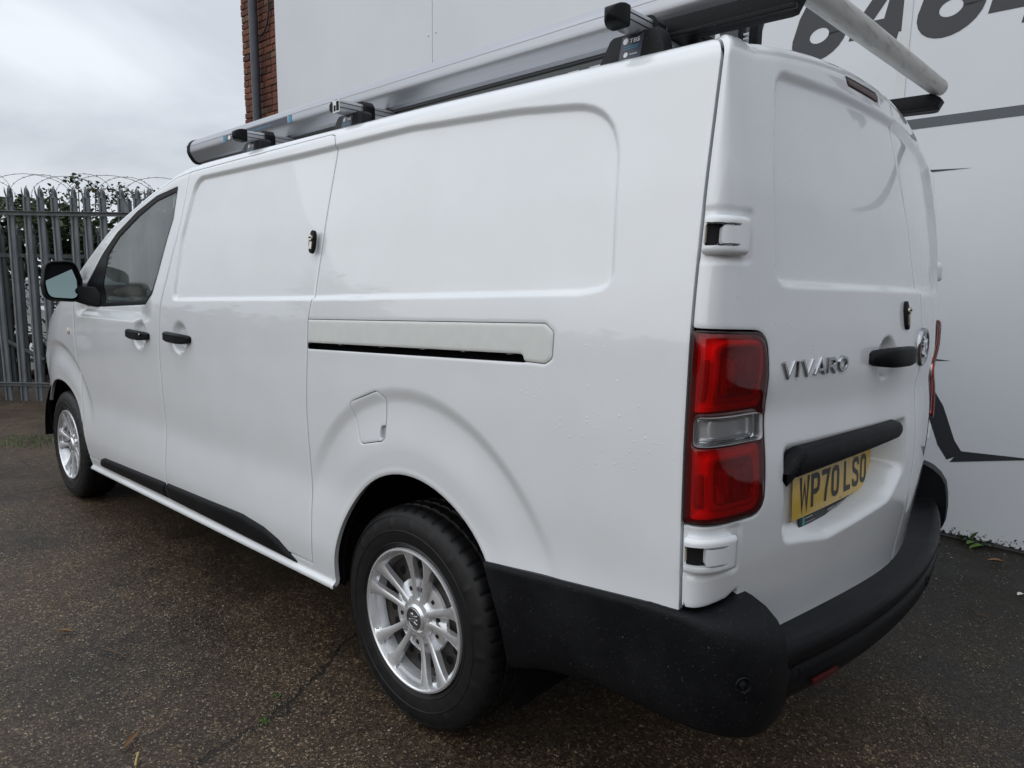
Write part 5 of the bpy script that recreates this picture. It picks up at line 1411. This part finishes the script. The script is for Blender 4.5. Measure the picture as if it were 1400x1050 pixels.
# ------------------------------------------------------------------ door mirror
def mirror(sg):
    Y = lambda y: sg * y
    bm = bmesh.new()
    sec = roundpoly([(.955, 1.195), (1.150, 1.205), (1.160, 1.30), (1.140, 1.435), (.985, 1.445), (.950, 1.33)], [.05, .06, .06, .06, .06, .05], 5)
    cy, cz = 1.050, 1.318; sec = [(cy + (y - cy) * .88, cz + (z - cz) * .88) for y, z in sec]; rings = []
    for k, (dx, s_) in enumerate(((-.012, .90), (-.016, .955), (-.008, .995), (.01, 1.0), (.04, .98), (.075, .88), (.10, .70), (.115, .40), (.12, .02))):
        rings.append([bm.verts.new((2.665 + dx, Y(cy + (y - cy) * s_), cz + (z - cz) * s_)) for y, z in sec])
    n = len(sec)
    for a, b_ in zip(rings[:-1], rings[1:]):
        for j in range(n): bm.faces.new((a[j], a[(j + 1) % n], b_[(j + 1) % n], b_[j]))
    inner = [bm.verts.new((2.672, Y(cy + (y - cy) * .87), cz + (z - cz) * .89)) for y, z in sec]
    for j in range(n): bm.faces.new((rings[0][j], rings[0][(j + 1) % n], inner[(j + 1) % n], inner[j]))
    bm.faces.new(inner)
    housing = from_bm('door_mirror', bm, M['plastic'], van, smooth=50)
    bm = bmesh.new(); g = [(cy + .006 + (y - cy) * .74, cz + (z - cz) * .82) for y, z in sec]
    mt = Matrix.Translation((2.660, 0, 0))
    vs = [bm.verts.new((2.664 + .10 * (y - cy) + .19 * (z - cz), Y(y), z)) for y, z in g]; bm.faces.new(vs)
    r = bmesh.ops.extrude_face_region(bm, geom=bm.faces[:]); bmesh.ops.translate(bm, verts=[v for v in r['geom'] if isinstance(v, bmesh.types.BMVert)], vec=(.006, 0, 0))
    from_bm('mirror_glass', bm, M['mirror'], housing)
    bm = bmesh.new()
    A = [(2.69, .99, 1.215), (2.69, .99, 1.300), (2.77, .99, 1.300), (2.77, .99, 1.225)]; B = [(2.50, .935, 1.185), (2.50, .925, 1.290), (2.72, .915, 1.290), (2.72, .925, 1.190)]
    va = [bm.verts.new((x, Y(y + .02), z)) for x, y, z in A]; vb = [bm.verts.new((x, Y(y), z)) for x, y, z in B]
    bm.faces.new(va); bm.faces.new(vb[::-1])
    for j in range(4): bm.faces.new((va[j], vb[j], vb[(j + 1) % 4], va[(j + 1) % 4]))
    bmesh.ops.bevel(bm, geom=bm.edges[:], offset=.012, segments=3, profile=.6, affect='EDGES')
    from_bm('mirror_arm', bm, M['plastic'], housing, smooth=50)
mirror(1); mirror(-1)

# ------------------------------------------------------------------ rear door furniture: badge, handle bar, number plate
BL = {'V': [[(0, 1), (.5, .06), (1, 1)]], 'I': [[(.5, 0), (.5, 1)]], 'A': [[(0, 0), (.5, .94), (1, 0)], [(.22, .30), (.78, .30)]],
      'R': [[(.08, 0), (.08, .90), (.68, .90), (.90, .78), (.90, .58), (.68, .46), (.08, .46)], [(.45, .46), (.95, 0)]],
      'O': [ell(.5, .5, .44, .42, 0, 360, 20)[:-1]]}
x0 = .735
for ch, wdt in zip('VIVARO', (.046, .016, .046, .046, .042, .046)):
    gw = wdt - .007; bm = bmesh.new()
    for si, pl in enumerate(BL[ch]):
        closed = ch == 'O'
        v2, f2 = stroke2d([(p[0] * gw if ch != 'I' else gw / 2, p[1] * .034) for p in pl], .0078, closed, 1.3)
        nq = len(pl)
        for q in (range(nq) if closed else range(nq - 1)):
            r_ = (q + 1) % nq
            poly = [v2[2 * q], v2[2 * q + 1], v2[2 * r_ + 1], v2[2 * r_]]
            ring = []
            for lift, ins in ((-.004, 0), (.0042 + .0002 * si, 0), (.0060 + .0002 * si, .0011)):
                row = []
                mid = [((poly[0][0] + poly[1][0]) / 2, (poly[0][1] + poly[1][1]) / 2), ((poly[2][0] + poly[3][0]) / 2, (poly[2][1] + poly[3][1]) / 2)]
                for kk_, p in enumerate(poly):
                    m_ = mid[0] if kk_ < 2 else mid[1]; L_ = math.hypot(m_[0] - p[0], m_[1] - p[1]); tt_ = ins / max(L_, 1e-6)
                    a_, b_ = p[0] + (m_[0] - p[0]) * tt_, p[1] + (m_[1] - p[1]) * tt_
                    y, z = x0 - a_, 1.1225 + b_ + .010 * (.735 - x0 + a_) / .266 * .4
                    row.append(bm.verts.new((RX(y, z) - lift, y, z)))
                ring.append(row)
            for a_, b_ in zip(ring[:-1], ring[1:]):
                for kk_ in (0, 2) if True else range(4): bm.faces.new((a_[kk_ + 1] if kk_ == 0 else a_[3], a_[kk_] if kk_ == 0 else a_[2], b_[kk_] if kk_ == 0 else b_[2], b_[kk_ + 1] if kk_ == 0 else b_[3]))
                for kk_ in (1, 3): bm.faces.new((a_[kk_], a_[(kk_ + 1) % 4], b_[(kk_ + 1) % 4], b_[kk_]))
            bm.faces.new(ring[-1])
    from_bm('badge_letter', bm, M['badge'], rdoor_l)
    x0 -= wdt + .0048
c = Vector((-1.066, .003, 1.163)); nn = Vector((-1, 0, .0))
disc('emblem', c, nn, .052, [(0, .003), (.80, .0035), (.84, .0065), (.92, .0078), (1.0, .005), (1.02, -.004)], M['dark_chrome'], rdoor_l, 48)
bm = bmesh.new()
for poly in GRIFFIN: bm_prism(bm, [(x * .044, y * .044) for x, y in poly], lambda a, b_, d: Vector((-1.066 - d, .003 - a, 1.163 + b_)), .002, .0075, .0015, 1)
from_bm('emblem_relief', bm, M['chrome'], rdoor_l)

# black grab bar over the plate
rings = []
for y in np.linspace(.708, .168, 60):
    t = (.708 - y) / .540
    topz = .968 + .015 * t - .052 * (max(0, (.10 - t) / .10) ** 2.2) - .024 * (max(0, (t - .95) / .05) ** 2)
    botz = .911 + .034 * t + .012 * max(0, (t - .93) / .07)
    out = .036 * min(1, (t + .015) / .045) ** .5 * (1 - .55 * max(0, (t - .93) / .07) ** 2)
    xb = RX(y, .95) + .010
    prof = [(0, topz + .002), (-out * .45, topz), (-out * .80, topz - .005), (-out * .97, topz - .014), (-out, topz - .024), (-out * .96, botz + .007), (-out * .86, botz), (.02 * min(1, t / .12), botz + .004), (.03 * min(1, t / .12), botz + .02)]
    rings.append([(xb + d, y, z) for d, z in prof])
loft('plate_lamp_bar', rings, M['plastic'], rdoor_l, sharp=50)

PA, PB = Vector((-.963, .624, .791)), Vector((-.989, .112, .783))
PX = (PB - PA).normalized(); PUP = Vector((.045, 0, 1)); PUP = (PUP - PX * PUP.dot(PX)).normalized(); PN = PUP.cross(PX).normalized()
if PN.x > 0: PN = -PN
def PL(a, b_, d=0.0):
    bow = .004 * (1 - ((a - .256) / .256) ** 2)
    return PA + PX * a + PUP * b_ + PN * (d + bow)
bm = bmesh.new()
nx_ = 24; outl = roundpoly([(0, 0), (.512, 0), (.512, .111), (0, .111)], .009, 4)
g0 = [[bm.verts.new(PL(.512 * i / nx_, z, d)) for i in range(nx_ + 1)] for z, d in ((.002, -.001), (0, -.0025), (0, .0005), (.003, .002), (.108, .002), (.111, .0005), (.111, -.0025), (.109, -.001))]
for a, b_ in zip(g0[:-1], g0[1:]):
    for i in range(nx_): bm.faces.new((a[i], a[i + 1], b_[i + 1], b_[i]))
plate = from_bm('number_plate', bm, M['yellow'], van, smooth=30)
SW = .0135
PG = {
    'W': ([(.004, .079), (.0125, .004), (.025, .060), (.0375, .004), (.046, .079)], False),
    'P': ([(.007, 0), (.007, .0722), (.031, .0722), (.0405, .068), (.0432, .060), (.0432, .047), (.0405, .039), (.031, .035), (.007, .035)], False),
    '7': ([(.001, .0722), (.0435, .0722), (.036, .052), (.028, .030), (.0225, 0)], False),
    '0': (roundpoly([(.007, .007), (.043, .007), (.043, .072), (.007, .072)], .017, 5), True),
    'L': ([(.007, .079), (.007, .007), (.047, .007)], False),
    'S': ([(.0435, .056), (.0425, .066), (.035, .0722), (.016, .0722), (.0075, .066), (.007, .055), (.011, .046), (.039, .034), (.0435, .025), (.043, .013), (.036, .007), (.015, .007), (.0078, .012), (.0068, .023)], False),
    'O': (roundpoly([(.007, .007), (.043, .007), (.043, .072), (.007, .072)], .017, 5), True)}
a = .037
for i, ch in enumerate('WP70 LSO'):
    if ch == ' ': a += .022; continue
    pts, cl = PG[ch]; v, f = stroke2d(pts, SW * (.88 if ch == 'W' else 1), cl)
    flat('plate_character', [([(x + a, y + .016) for x, y in v], f, 0, .0028)], M['ink'], PL, plate)
    a += .061
tv, tf = text_mesh('arval', .0075, offset=.0001)
flat('maker_mark', [([(x + .275, y + .0045) for x, y, _ in tv], tf, 0, .0028)], M['ink'], PL, plate)
# dealer strip under the plate
bm = bmesh.new(); bm_prism(bm, [(.052, -.026), (.492, -.026), (.492, .02), (.052, .02)], lambda a_, b_, d: PL(a_, b_, d), -.006, -.0035, .0005, 1)
strip = from_bm('plate_holder', bm, M['ink'], plate)
tv, tf = text_mesh('www.arval.co.uk', .020, offset=.0003)
tw = max(v[0] for v in tv); kx = .155 / tw
flat('lettering', [([(x * kx + .215, y - .0185) for x, y, _ in tv], tf, 0, -.0031)], M['grey_ink'], PL, strip)
flat('emblem', [(*rect(.068, -.024, .082, -.004), 0, -.0031), (*rect(.086, -.010, .125, -.007), 1, -.0031), (*rect(.086, -.020, .140, -.018), 1, -.0031)], [M['teal_ink'], M['grey_ink']], PL, strip)

# ------------------------------------------------------------------ roof bars, pipe carrier, ladder roller
TILT = 0.030                                               # the rack sits a little higher on the wall side
def RK(x, y, z): return Vector((x, y, z + (0.66 - y) * TILT))
barsX = (1.09, .45, -.62)
for bi, bx in enumerate(barsX):
    ye = .885 if bi == 2 else .862
    bm = bmesh.new(); open_end = bi == 1
    prof = roundpoly([(-.020, -.018), (.020, -.018), (.020, .019), (-.020, .019)], .004, 2)
    bm_prism(bm, prof, lambda a, b_, d: RK(bx + a, d, 1.874 + b_), -.80, ye - .012, 0)
    bar = from_bm('roof_bar', bm, M['alu'], van, smooth=30)
    bm = bmesh.new()
    bm_prism(bm, [(-.007, .0185), (.007, .0185), (.007, .0205), (-.007, .0205)], lambda a, b_, d: RK(bx + a, d, 1.874 + b_), -.80, ye - .012)
    for zz in (-.006, .008):
        bm_prism(bm, [(-.0208, zz), (-.0195, zz), (-.0195, zz + .0022), (-.0208, zz + .0022)], lambda a, b_, d: RK(bx + a, d, 1.874 + b_), -.80, ye - .012)
    from_bm('bar_groove', bm, M['ink'], bar)
    if open_end:
        bm = bmesh.new(); bm_prism(bm, [(-.016, -.014), (-.002, -.014), (-.002, .015), (-.016, .015)], lambda a, b_, d: RK(bx + a, d, 1.874 + b_), ye - .02, ye - .0115)
        bm_prism(bm, [(.002, -.014), (.012, -.014), (.012, .004), (.002, .004)], lambda a, b_, d: RK(bx + a, d, 1.874 + b_), ye - .02, ye - .0115)
        from_bm('open_end', bm, M['black'], bar)
        bm = bmesh.new(); bm_prism(bm, roundpoly([(.0195, -.019), (.034, -.008), (.034, .008), (.0195, .020)], .008, 3), lambda a, b_, d: RK(bx + a, d, 1.874 + b_), ye - .05, ye - .010)
        from_bm('end_cap', bm, M['plastic'], bar, smooth=40)
    else:
        rings = []
        for q, s_ in ((0, 1.08), (.018, 1.08), (.030, .96), (.040, .74), (.046, .40), (.048, .02)):
            rings.append([tuple(RK(bx + x * s_ * 1.06, ye - .030 + q, 1.874 + z * s_ * 1.1)) for x, z in prof + prof[:1]])
        loft('end_cap', rings, M['plastic'], bar, sharp=50)
    for sg in (1, -1):
        bm = bmesh.new()
        yf = .778 * sg
        zb = 1.785 + (.0 if sg > 0 else .0)
        zt = RK(bx, yf, 1.858).z
        A = [(-.088, zb), (.088, zb), (.060, zt + .002), (-.060, zt + .002)]
        bm_prism(bm, roundpoly(A, [.004, .004, .012, .012], 3), lambda a, b_, d: Vector((bx + a, d + (1.858 - b_) * .25 * sg, b_)), yf - .020 * sg, yf + .022 * sg, .003, 2)
        foot = from_bm('bar_foot', bm, M['plastic'], bar, smooth=40)
        bm = bmesh.new()
        S2 = roundpoly([(-.034, -.030), (.034, -.030), (.032, .012), (.018, .030), (-.018, .030), (-.032, .012)], [.004, .004, .012, .012, .012, .012], 3)
        bm_prism(bm, S2, lambda a, b_, d: RK(bx + a, d, 1.874 + b_), yf - .055 * sg, yf - .018 * sg, .004, 2)
        bm_prism(bm, [(-.062, -.022), (.062, -.022), (.050, -.010), (-.050, -.010)], lambda a, b_, d: RK(bx + a, d, 1.874 + b_), yf - .022 * sg, yf + .006 * sg, .003, 2)
        from_bm('bar_clamp', bm, M['plastic'], bar, smooth=40)
        if sg > 0:
            def FS(a, b_, d=0.0):
                z = 1.798 + b_
                return Vector((bx + .030 - a, .8000 + (1.858 - z) * .25 + d, z))
            tv, tf = text_mesh('TBS', .013, offset=.0004)
            tw = max(v[0] for v in tv); kx = .026 / tw
            parts = [(*rect(0, 0, .055, .052), 0, .0006),
                     ([(.011 + .0065 * math.cos(t), .041 + .0070 * math.sin(t)) for t in np.linspace(0, 2 * math.pi, 17)[:-1]], [tuple(range(16))], 1, .0012),
                     ([(.0165 + .0055 * math.cos(t), .010 + .0058 * math.sin(t)) for t in np.linspace(0, 2 * math.pi, 17)[:-1]], [tuple(range(16))], 1, .0012),
                     ([(x * kx + .021, y + .036) for x, y, _ in tv], tf, 1, .0012),
                     (*rect(.009, .027, .047, .0285), 2, .0012), (*rect(.009, .0225, .045, .024), 2, .0012), (*rect(.026, .008, .046, .011), 3, .0012)]
            flat('sticker', parts, [M['navy'], M['white_ink'], M['blue_ink'], M['grey_ink']], FS, foot)

# pipe carrier: anodised box tube along the left side
TS = [(.680, 1.965), (.6805, 1.951), (.680, 1.939), (.678, 1.934), (.673, 1.926), (.660, 1.908), (.655, 1.9015), (.650, 1.8995), (.643, 1.8955), (.592, 1.8955), (.586, 1.905), (.586, 1.985), (.594, 2.000), (.615, 2.005), (.640, 2.003), (.660, 1.996), (.672, 1.984), (.6785, 1.970), (.6785, 1.9668), (.6765, 1.9662), (.6765, 1.9652)]
xa, xb = 1.945, -.80
rings = []
for x in (xa, xb): rings.append([(x, y, z) for y, z in TS + TS[:1]])
tube = loft('pipe_carrier', rings, M['alu_box'], van, sharp=24)
bm = bmesh.new(); bm_box(bm, (xb + .22, .602, 1.8855), (xa - .02, .630, 1.8895), .001, 1); from_bm('carrier_rail', bm, M['rail_grey'], tube)
bm = bmesh.new(); bm_box(bm, (xb + .22, .602, 1.8895), (xa - .02, .6395, 1.8955)); from_bm('rail_gap', bm, M['ink'], tube)
cap_s = [(.632 + (y - .632) * 1.07, 1.966 + (z - 1.966) * 1.07) for y, z in TS]
bm = bmesh.new(); bm_prism(bm, cap_s, lambda a, b_, d: Vector((d, a, b_)), xa - .008, xa + .018, .004, 2); from_bm('end_cap', bm, M['plastic'], tube, smooth=40)
bm = bmesh.new(); bm_prism(bm, cap_s, lambda a, b_, d: Vector((d, a, b_)), xb + .008, xb - .018, .004, 2); from_bm('end_cap', bm, M['plastic'], tube, smooth=40)
for bx in barsX:
    bm = bmesh.new(); bm_box(bm, (bx - .03, .56, 1.880), (bx + .03, .598, 1.8955), .003, 1); from_bm('mounting_bracket', bm, M['plastic'], tube, smooth=40)
def TF(a, b_, d=0.0): return Vector((1.585 - a, .6806 + d, 1.9385 + b_))
tv, tf = text_mesh('TBS', .017, offset=.0006); tw = max(v[0] for v in tv); kx = .055 / tw
tv2, tf2 = text_mesh('www.tbs-racks.co.uk', .010, offset=.0002); kx2 = .23 / max(v[0] for v in tv2)
parts = [(*rect(.030, 0, .545, .025), 0, .0006), (*rect(0, -.001, .022, .026), 2, .0008), (*rect(.555, -.001, .578, .026), 2, .0008),
         ([(.058 + .013 * math.cos(t), .0125 + .0095 * math.sin(t)) for t in np.linspace(0, 2 * math.pi, 17)[:-1]], [tuple(range(16))], 1, .0012),
         ([(x * kx + .076, y + .007) for x, y, _ in tv], tf, 1, .0012), ([(x * kx2 + .19, y + .009) for x, y, _ in tv2], tf2, 2, .0012)]
flat('sticker', parts, [M['navy'], M['white_ink'], M['blue_ink']], TF, tube)

# ladder roller across the rear with its black arms
bm = bmesh.new()
pL, pR = Vector((-.910, .62, 1.9325)), Vector((-.910, -.672, 2.021))
bm_tube(bm, [pL, pL.lerp(pR, .25), pL.lerp(pR, .5), pL.lerp(pR, .75), pR], .0285, 28)
roller = from_bm('ladder_roller', bm, M['alu_dirty'], van, smooth=40)
bm = bmesh.new(); bm_tube(bm, [pR, pR + (pR - pL).normalized() * .008], [.0285, .023], 28); from_bm('end_cap', bm, M['alu'], roller, smooth=40)
for sg, yy, z0, z1 in ((1, .676, 1.866, 1.911), (-1, -.640, 1.940, 1.998)):
    bm = bmesh.new()
    bm_prism(bm, [(-.57, z0 + .004), (-.57, z1), (-.900, z1 - .006), (-.928, z1 - .022), (-.934, z0 + .026), (-.918, z0 - .004), (-.905, z0 - .006)], lambda a, b_, d: Vector((a, d, b_)), yy - .022, yy + .022, .003, 2)
    bm_prism(bm, [(-.60, z0 - .001), (-.60, z0 + .008), (-.930, z0 + .002), (-.930, z0 - .008)], lambda a, b_, d: Vector((a, d, b_)), yy + (.018), yy + .032, .002, 1)
    from_bm('roller_arm', bm, M['plastic'], roller, smooth=40)
bm = bmesh.new(); bm_tube(bm, [(-.660, .615, 1.80), (-.660, .615, 1.875)], .012, 10); from_bm('arm_post', bm, M['plastic'], roller, smooth=40)
bm = bmesh.new(); bm_box(bm, (-.70, .57, 1.868), (-.63, .66, 1.886), .004, 1); from_bm('arm_bracket', bm, M['plastic'], roller, smooth=40)
for x_, w_ in ((-.700, .006), (-.735, .012)):
    bm = bmesh.new(); bm_box(bm, (x_ - w_, .43, 1.80), (x_ + w_, .455, 1.955), .002, 1); from_bm('strap_bracket', bm, M['plastic'], roller, smooth=40)
bm = bmesh.new()
for k in range(9): bm_box(bm, (-.722, .440, 1.842 + k * .0105), (-.708, .452, 1.846 + k * .0105))
from_bm('ratchet_strap', bm, M['alu'], roller)['kind'] = 'stuff'

# ------------------------------------------------------------------ small things on the ground
M['dead_leaf'] = noise_mat('dead_leaf', (0.16, 0.085, 0.035), (0.23, 0.13, 0.06), 60, rough=0.7)
M['straw'] = noise_mat('straw', (0.45, 0.32, 0.12), (0.36, 0.25, 0.09), 60, rough=0.7)
M['twig'] = noise_mat('twig_bark', (0.055, 0.035, 0.022), (0.10, 0.065, 0.04), 60, rough=0.9)
M['paper'] = new_mat('pale_scrap', (0.6, 0.58, 0.54), 0.8)[0]
M['weed'] = leaf_mat('weed_leaf', (0.055, 0.11, 0.025), (0.09, 0.16, 0.04))
def ground_leaf(x, y, L, wd, rot, curl, label, mat, name='fallen_leaf'):
    V = []; F = []; n = 9
    for i in range(n):
        q = i / (n - 1); hw = wd / 2 * math.sin(math.pi * min(max(q, .02), .98)) ** .7
        for s_ in (-1, -.5, 0, .5, 1):
            z = .005 + curl * (abs(s_) ** 1.5) * hw * 2 + curl * .25 * L * (q - .5) ** 2
            V.append((L * (q - .5), s_ * hw, z))
    for i in range(n - 1):
        for j in range(4): F.append((i * 5 + j, (i + 1) * 5 + j, (i + 1) * 5 + j + 1, i * 5 + j + 1))
    o = link_mesh(name, V, F, mat, smooth=True, loc=(x, y, 0.002)); o.rotation_euler = (0, 0, rot)
    tag(o, label, 'leaf'); return o
ground_leaf(.512, 1.520, .075, .017, 2.3, .5, 'curled brown willow leaf lying near the bottom left of the yard', M['dead_leaf'])
ground_leaf(1.36, 1.46, .05, .016, .7, .6, 'small dark curled leaf on the tarmac in front of the cracked patch', M['dead_leaf'])
ground_leaf(-1.10, -1.92, .07, .025, .4, .5, 'brown leaf on the ground by the foot of the white wall', M['dead_leaf'])
ground_leaf(-1.2387, -1.5232, .04, .022, 1.1, .35, 'pale dry leaf lying at the right edge of the picture', M['paper'])
def stick(pts, r, label, cat, mat, name):
    bm = bmesh.new(); bm_tube(bm, pts, r, 6); o = from_bm(name, bm, mat, None, smooth=60); tag(o, label, cat); return o
stick([(.388, 1.553, .008), (.414, 1.541, .010), (.440, 1.527, .008)], .0032, 'short yellow straw lying just below the willow leaf', 'straw', M['straw'], 'straw')
stick([(1.02, 1.37, .008), (1.06, 1.385, .012), (1.12, 1.41, .008)], .0035, 'thin brown twig on the tarmac left of the rear wheel', 'twig', M['twig'], 'twig')
stick([(-1.13, -.20, .006), (-1.16, -.16, .010), (-1.19, -.13, .006), (-1.20, -.08, .008)], .0028, 'thin curved twig on the dark ground behind the bumper', 'twig', M['twig'], 'twig')
stick([(-1.08, -1.22, .006), (-1.12, -1.17, .010), (-1.17, -1.15, .006)], .003, 'short twig lying between the bumper and the white wall', 'twig', M['twig'], 'twig')
# weeds at the foot of the wall
weed = empty('weed', W(.02, 0, .03), 'small green weed sprouting at the foot of the white wall', 'weed')
for k, (a, d, L, wd, el, az) in enumerate([(.05, .02, .10, .035, 1.1, 2.6), (.02, .03, .085, .035, .35, 1.2), (-.02, .04, .09, .036, .15, .9), (.07, .02, .05, .02, .9, .5), (.0, .02, .06, .024, .7, 2.0), (-.05, .02, .05, .02, .5, 1.5), (.09, .02, .05, .022, .6, 2.2)]):
    base = W(a, 0.005, d); ax = Vector((math.cos(az) * math.cos(el), math.sin(az) * math.cos(el), math.sin(el))); sd_ = ax.cross(Vector((0, 0, 1))).normalized()
    V = []; F = []
    for i in range(6):
        q = i / 5; c = base + ax * (L * q) + Vector((0, 0, -.25 * L * q * q)); hw = wd / 2 * math.sin(math.pi * (.06 + .9 * q)) ** .8
        V += [c - sd_ * hw + Vector((0, 0, hw * .4)), c, c + sd_ * hw + Vector((0, 0, hw * .4))]
    for i in range(5):
        for j in range(2): F.append((i * 3 + j, i * 3 + j + 1, i * 3 + j + 4, i * 3 + j + 3))
    link_mesh('leaf', V, F, M['weed'], weed, smooth=True)
# tufts of moss and grass
def tuft(name, x, y, n, rad, hgt, label, seed):
    rs = random.Random(seed); V = []; F = []
    for _ in range(n):
        a, r = rs.uniform(0, 6.28), rad * math.sqrt(rs.random()); px, py = x + r * math.cos(a), y + r * math.sin(a) * .6
        b_ = rs.uniform(0, 6.28); h = hgt * rs.uniform(.4, 1); lean = rs.uniform(.1, .9) * h; k = len(V)
        V += [(px - .002 * math.sin(b_), py + .002 * math.cos(b_), 0), (px + .002 * math.sin(b_), py - .002 * math.cos(b_), 0), (px + lean * math.cos(b_), py + lean * math.sin(b_), h)]
        F.append((k, k + 1, k + 2))
    o = link_mesh(name, V, F, M['weed']); o['kind'] = 'stuff'; o['label'] = label; return o
tuft('moss', .33, 1.215, 60, .018, .012, 'tiny green moss tuft in the crack', 1)
tuft('moss', .425, 1.12, 50, .015, .010, 'tiny green moss tuft higher along the crack', 2)
tuft('grass', 5.25, .72, 260, .30, .05, 'short grass by the van nose', 3)
tuft('grass', 5.9, .95, 120, .25, .045, 'short grass near the fence', 5)
# loose chippings over the tarmac
M['chip'] = noise_mat('stone_chipping', (0.20, 0.16, 0.115), (0.34, 0.29, 0.22), 15, rough=0.8)
M['chip_d'] = noise_mat('dark_chipping', (0.05, 0.042, 0.035), (0.11, 0.085, 0.06), 15, rough=0.8)
V = []; F = []; MI = []
for _ in range(3600):
    if rng.random() < .62: x, y = rng.uniform(-.4, 2.6), rng.uniform(.95, 1.72)
    else: x, y = rng.uniform(-1.6, -.6), rng.uniform(-2.1, 1.2)
    s_ = rng.uniform(.0012, .0034) * (1.5 if rng.random() < .06 else 1); k = len(V); a = rng.uniform(0, 6.28)
    for q in range(5):
        t = a + q * 2 * math.pi / 5; rr_ = s_ * rng.uniform(.7, 1.3); V.append((x + rr_ * math.cos(t), y + rr_ * math.sin(t), .001))
    V.append((x, y, .001 + s_ * rng.uniform(.5, 1.0)))
    for q in range(5): F.append((k + q, k + (q + 1) % 5, k + 5)); MI.append(0 if rng.random() < .0 else (0 if k % 3 == 0 else 1))
gr = link_mesh('gravel', V, F, [M['chip'], M['chip_d']], midx=MI); gr['kind'] = 'stuff'
